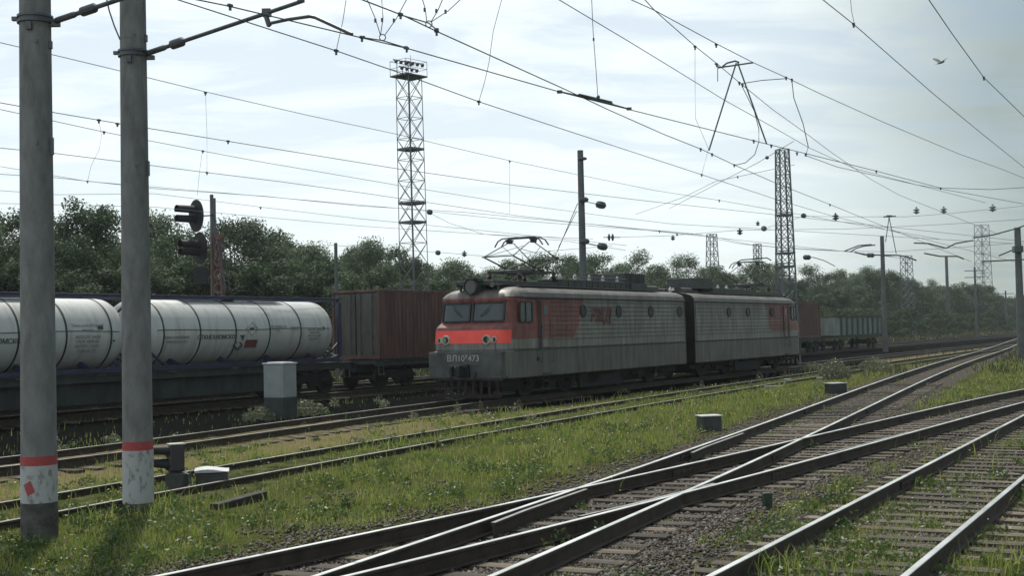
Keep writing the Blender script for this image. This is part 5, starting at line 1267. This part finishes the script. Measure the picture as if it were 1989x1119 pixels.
# ------------------------------------------------------------------ trees
M_bark = mat('bark', (.06,.052,.045), .9, var=.4, scale=8, bump=.6)
M_birch = mat('birch_bark', (.35,.34,.31), .8, var=.5, scale=6, col2=(.06,.06,.055))
LM = [leafmat('foliage_mid', (.048,.082,.036), (.100,.148,.066), .32, .45, .2, .75), leafmat('foliage_pale', (.080,.115,.062), (.15,.19,.115), .32, .6, .15, .65), leafmat('foliage_dark', (.024,.046,.020), (.052,.086,.036), .28, .5, .15, .8)]
def make_tree(name, label, blobs, nleaf, lsize, lm, bark, trunk_r, h, spread, seed, group, mixm=None):
    r = np.random.default_rng(seed); t = thing(name, label, 'tree', (0,0,0), 0, group)
    cs_, rs = [], []
    for i in range(blobs):
        u = r.random()**.8; z = h*(.20+.76*u); w = spread*(math.sin(min(1,max(.06,(1.06-u)))**.75*math.pi*.62))
        a = r.uniform(0,6.28); rad = w*math.sqrt(r.random()); cs_.append((rad*math.cos(a), rad*math.sin(a), z)); rs.append(r.uniform(.085,.20)*h*(1.15-.55*u))
    cs_ = np.array(cs_); rs = np.array(rs); pr = rs**2/np.sum(rs**2)
    k = r.choice(blobs, nleaf, p=pr); d = r.normal(size=(nleaf,3)); d /= np.linalg.norm(d,axis=1)[:,None]
    rad = rs[k]*(r.random(nleaf)**.38)*(1+.28*np.sin(d[:,0]*7+k)*np.sin(d[:,2]*6+k*1.7))
    c = cs_[k]+d*rad[:,None]*np.array([1,1,.8]); ok = c[:,2] > h*.05; c = c[ok]; d = d[ok]; q = len(c)
    nn = d*.9+np.array([0,0,.35])+r.normal(size=(q,3))*.60; nn /= np.linalg.norm(nn,axis=1)[:,None]
    u = np.cross(nn, r.normal(size=(q,3))); u /= np.linalg.norm(u,axis=1)[:,None]; v = np.cross(nn, u)
    s = (r.uniform(.6,1.35,q)*lsize)[:,None]
    V = np.stack([c-u*s*.6, c-u*s*.1+v*s*.34, c+u*s*.6, c+u*s*.05-v*s*.34],1).reshape(-1,3)
    mats = [lm]+([mixm] if mixm else []); mi = r.choice(2,q,p=[.72,.28]) if mixm else None
    npmesh('crown', V, np.arange(q*4).reshape(-1,4), mats, t, mi)
    b = MB(); n = 7; P = [Vector((r.normal()*.02*h*i/n, r.normal()*.02*h*i/n, h*.8*i/n-.1)) for i in range(n)]
    b.path(P, [trunk_r*(1-.75*i/n) for i in range(n)], 8)
    for i in range(min(blobs,11)):
        c_ = Vector(cs_[i]); z = c_.z*r.uniform(.45,.7); j = min(n-1, max(1,int(z/(h*.8)*n))); p0 = P[j]
        b.path([p0, p0.lerp(c_,.5)+Vector((0,0,-.03*h)), c_], [trunk_r*.35,trunk_r*.22,trunk_r*.07], 5)
    b.build('trunk', bark, t); return t
GT = 'trees along the far side of the yard'
kinds = {
 'round': make_tree('deciduous_tree','k',34,23000,.155,LM[0],M_bark,.20,10,2.9,1,GT,LM[1]),
 'wide': make_tree('deciduous_tree','k',40,27000,.155,LM[0],M_bark,.24,10,4.0,2,GT,LM[2]),
 'pale': make_tree('willow_tree','k',34,22000,.15,LM[1],M_bark,.18,10,3.0,3,GT,LM[0]),
 'birch': make_tree('birch_tree','k',20,6500,.13,LM[0],M_birch,.12,10,1.35,4,GT,LM[1]),
 'dark': make_tree('deciduous_tree','k',34,23000,.155,LM[2],M_bark,.22,10,3.0,5,GT,LM[0]),
 'bush': make_tree('bush','k',22,10000,.24,LM[2],M_bark,.10,10,5.2,6,'bushes at the foot of the trees',LM[0])}
for o in kinds['bush'].children: pass
kinds['bush']['category'] = 'bush'
used = set()
words = {'round':'bushy green tree','wide':'broad dark green tree','pale':'pale silvery green tree','birch':'thin loose birch','dark':'dark dense tree','bush':'low dark bush'}
def where(x):
    marks = [(-40,'beyond the left edge'),(10,'at the left edge'),(110,'between the two concrete poles'),(300,'just left of the railway signal'),(440,'right of the railway signal'),(560,'above the tank container middle'),(640,'above the tank container right end'),(720,'left of the lighting mast'),(790,'behind the lighting mast'),
             (850,'right of the lighting mast'),(930,'above the locomotive cab'),(1010,'behind the raised pantograph'),(1130,'behind the middle concrete pole'),(1220,'above the front section roof'),(1340,'above the locomotive joint'),(1440,'behind the rear pantograph'),(1525,'behind the grey lattice tower'),(1600,'above the tail of the locomotive'),(1670,'above the pale open wagon'),(1720,'behind the dark pole'),(1800,'right of the dark pole'),(1900,'by the pale distant tower'),(1980,'at the right edge'),(2100,'beyond the right edge')]
    return min(marks, key=lambda m: abs(m[0]-x))[1]
count = {}
ordw = ['first','second','third','fourth','fifth','sixth','seventh','eighth','ninth','tenth','eleventh','twelfth']
def plant(kind, x, ytop, D, wf=1., hmul=1., group=None):
    dd = ray(x, 600); Y = float(atd(x, 600, D)[1]); h = atz_at(x, ytop, Y)*hmul; B = aty(x, ytop, Y)
    src = kinds[kind]
    if kind not in used: used.add(kind); o = src
    else: o = dup(src)
    o.location = (B[0],B[1],0); s = h/10.2; o.scale = (s*wf,s*wf,s); o.rotation_euler = (0,0,RNG.uniform(0,6.28))
    w_ = where(x); key = (kind,w_); count.setdefault(key,[]).append(o)
    if group: o['group'] = group
    return o
T = [('round',-60,400,66,1.1),('wide',18,402,66,1.1),('dark',165,374,64,.95),('round',95,440,70,1),('round',215,448,66,1),('pale',300,412,68,1),('wide',345,440,63,.9),('wide',455,420,66,1.05),('pale',505,424,64,1),('round',545,446,67,1.),('pale',592,470,65,1.1),('round',628,492,66,1),
 ('pale',705,462,67,1.),('round',690,475,70,.9),('wide',752,474,69,1),('dark',790,486,64,.8),('round',830,508,72,1),('pale',876,503,68,1.1),('round',902,510,70,1),('pale',945,520,68,1),('round',985,500,70,1),('wide',1058,489,67,1.15),('round',1020,510,72,1),('round',1110,492,69,.9),('wide',1160,489,68,1.1),('dark',1130,500,72,1),('round',1205,508,69,1),
 ('birch',1245,482,66,1.1),('round',1272,510,68,1),('round',1290,520,72,1),('birch',1318,492,66,1.),('birch',1338,490,67,1.1),('round',1375,515,70,1),('round',1395,512,66,.9),('wide',1430,528,68,1),('wide',1470,506,68,1.1),('round',1498,508,71,1),('dark',1545,535,66,1),('birch',1568,510,68,1.5),('wide',1600,527,66,1.1),('pale',1640,522,70,1),('round',1660,528,66,1),('pale',1690,516,68,1),
 ('dark',1700,518,60,1),('dark',1725,520,62,1.2),('dark',1755,533,62,1.3),('dark',1783,546,62,1.4),('round',1812,552,63,1.4),('birch',1808,540,70,1),('dark',1845,549,62,1.5),('dark',1880,545,62,1.5),('dark',1905,549,62,1.5),('dark',1932,566,64,1.5),('dark',1960,574,63,1.6),('dark',1985,568,64,1.6),('dark',2030,574,64,1.6),
 ('round',40,455,74,1.1),('dark',140,450,60,1),('dark',400,470,58,1),('round',260,470,60,1),('wide',560,500,59,.9),('round',740,510,60,1)]
for k, x, y, D, wf in T: plant(k, x, y, D, wf)
for x in range(-60, 2050, 34):
    f_ = max(0,min(1,(x-0)/2000)); yt = 520+RNG.uniform(-18,18) if x < 640 else (545+RNG.uniform(-10,12) if x < 1250 else (566+RNG.uniform(-8,8) if x < 1700 else 592+RNG.uniform(-6,6)))
    plant('bush', x+RNG.uniform(-10,10), yt, RNG.uniform(56,61), RNG.uniform(.9,1.2))
for x in range(1560, 2060, 26): plant('bush', x+RNG.uniform(-8,8), 598+RNG.uniform(-8,8)+(x-1560)*.03, RNG.uniform(44,54), 1.1)
for x in range(-40, 2040, 30): plant('dark', x+RNG.uniform(-12,12), (508 if x < 620 else 530 if x < 1250 else 548 if x < 1640 else 578)+RNG.uniform(-8,14), RNG.uniform(70,76), 1.15)
for (kind,w_), os_ in count.items():
    os_.sort(key=lambda o: o.location.x/max(1,o.location.y))
    for i, o in enumerate(os_):
        lb = f'{words[kind]} {w_}'
        if len(os_) > 1: lb = f'{ordw[i]} from the left of the {words[kind]}s {w_}'.replace('bushs','bushes').replace('birchs','birches')
        o['label'] = lb
# far-off wood behind as one mass
def wood():
    r = np.random.default_rng(99); n = 90000; s = r.uniform(20,820,n); D = r.uniform(78,104,n)
    hh = 6.2+1.5*np.sin(s*.11)+1.2*np.sin(s*.047+1)+.8*np.sin(s*.31); z = hh*r.random(n)**.6*(1-((D-91)/13)**2*.3)
    P = DV[None,:2]*s[:,None]+NV[None,:2]*D[:,None]; c = np.stack([P[:,0],P[:,1],z],1)
    u = r.normal(size=(n,3)); u /= np.linalg.norm(u,axis=1)[:,None]; v = np.cross(u, r.normal(size=(n,3))); v /= np.linalg.norm(v,axis=1)[:,None]
    q = (r.uniform(.35,.7,n)*(1+s/500))[:,None]; V = np.stack([c-u*q,c+v*q*.6,c+u*q,c-v*q*.6],1).reshape(-1,3)
    tag(npmesh('distant_wood', V, np.arange(n*4).reshape(-1,4), [LM[2],LM[0]], mi=r.choice(2,n)), 'far mass of woodland behind the individual trees', 'wood', kind='stuff')
wood()
# shrubs on the sand between the tracks
def shrub(px, py, w, h, label, n=700):
    c = atz(px,py,0); r = np.random.default_rng(px); t = thing('shrub', label, 'shrub', (c[0],c[1],0))
    a = r.uniform(0,6.28,n); rad = w/2*np.sqrt(r.random(n)); z = h*r.random(n)*(1-.6*(rad/(w/2))**2); cc = np.stack([rad*np.cos(a),rad*np.sin(a)*.7,z],1)
    u = r.normal(size=(n,3)); u /= np.linalg.norm(u,axis=1)[:,None]; v = np.cross(u, r.normal(size=(n,3))); v /= np.linalg.norm(v,axis=1)[:,None]; s = r.uniform(.03,.07,n)[:,None]
    V = np.stack([cc-u*s,cc+v*s*.5,cc+u*s,cc-v*s*.5],1).reshape(-1,3)
    npmesh('leaves', V, np.arange(n*4).reshape(-1,4), LS, t)
    b = MB()
    for i in range(8): b.path([(0,0,0),(cc[i,0]*.5,cc[i,1]*.5,cc[i,2]*.6),tuple(cc[i])],[.012,.008,.004],4)
    b.build('stems', M_bark, t)
LS = leafmat('shrub_leaf',(.11,.13,.075),(.2,.22,.14),.35,.8,.1,.5)
shrub(1622,738,1.5,1.0,'pale dusty shrub growing behind the point machine',1500); shrub(1700,722,1.8,.8,'green shrub right of the point machine between two tracks',1400)
shrub(590,808,1.5,.55,'dusty weed clump right of the relay cabinet foot',900); shrub(503,818,1.0,.45,'small dusty weed clump left of the relay cabinet foot',600); shrub(1580,722,1.6,.5,'grey scrub on the ground by the locomotive tail',900)
# ------------------------------------------------------------------ air
def haze():
    m = bpy.data.materials.new('haze'); m.use_nodes = True; nt = m.node_tree; nt.nodes.clear()
    o = nt.nodes.new('ShaderNodeOutputMaterial'); v = nt.nodes.new('ShaderNodeVolumePrincipled'); v.inputs['Color'].default_value = (.86,.93,.95,1); v.inputs['Density'].default_value = .00022; v.inputs['Anisotropy'].default_value = .3
    nt.links.new(v.outputs[0], o.inputs['Volume'])
    b = MB(); b.box((350,1170,14),(2540,2480,30.5)); tag(b.build('haze', m), kind='stuff')
haze()
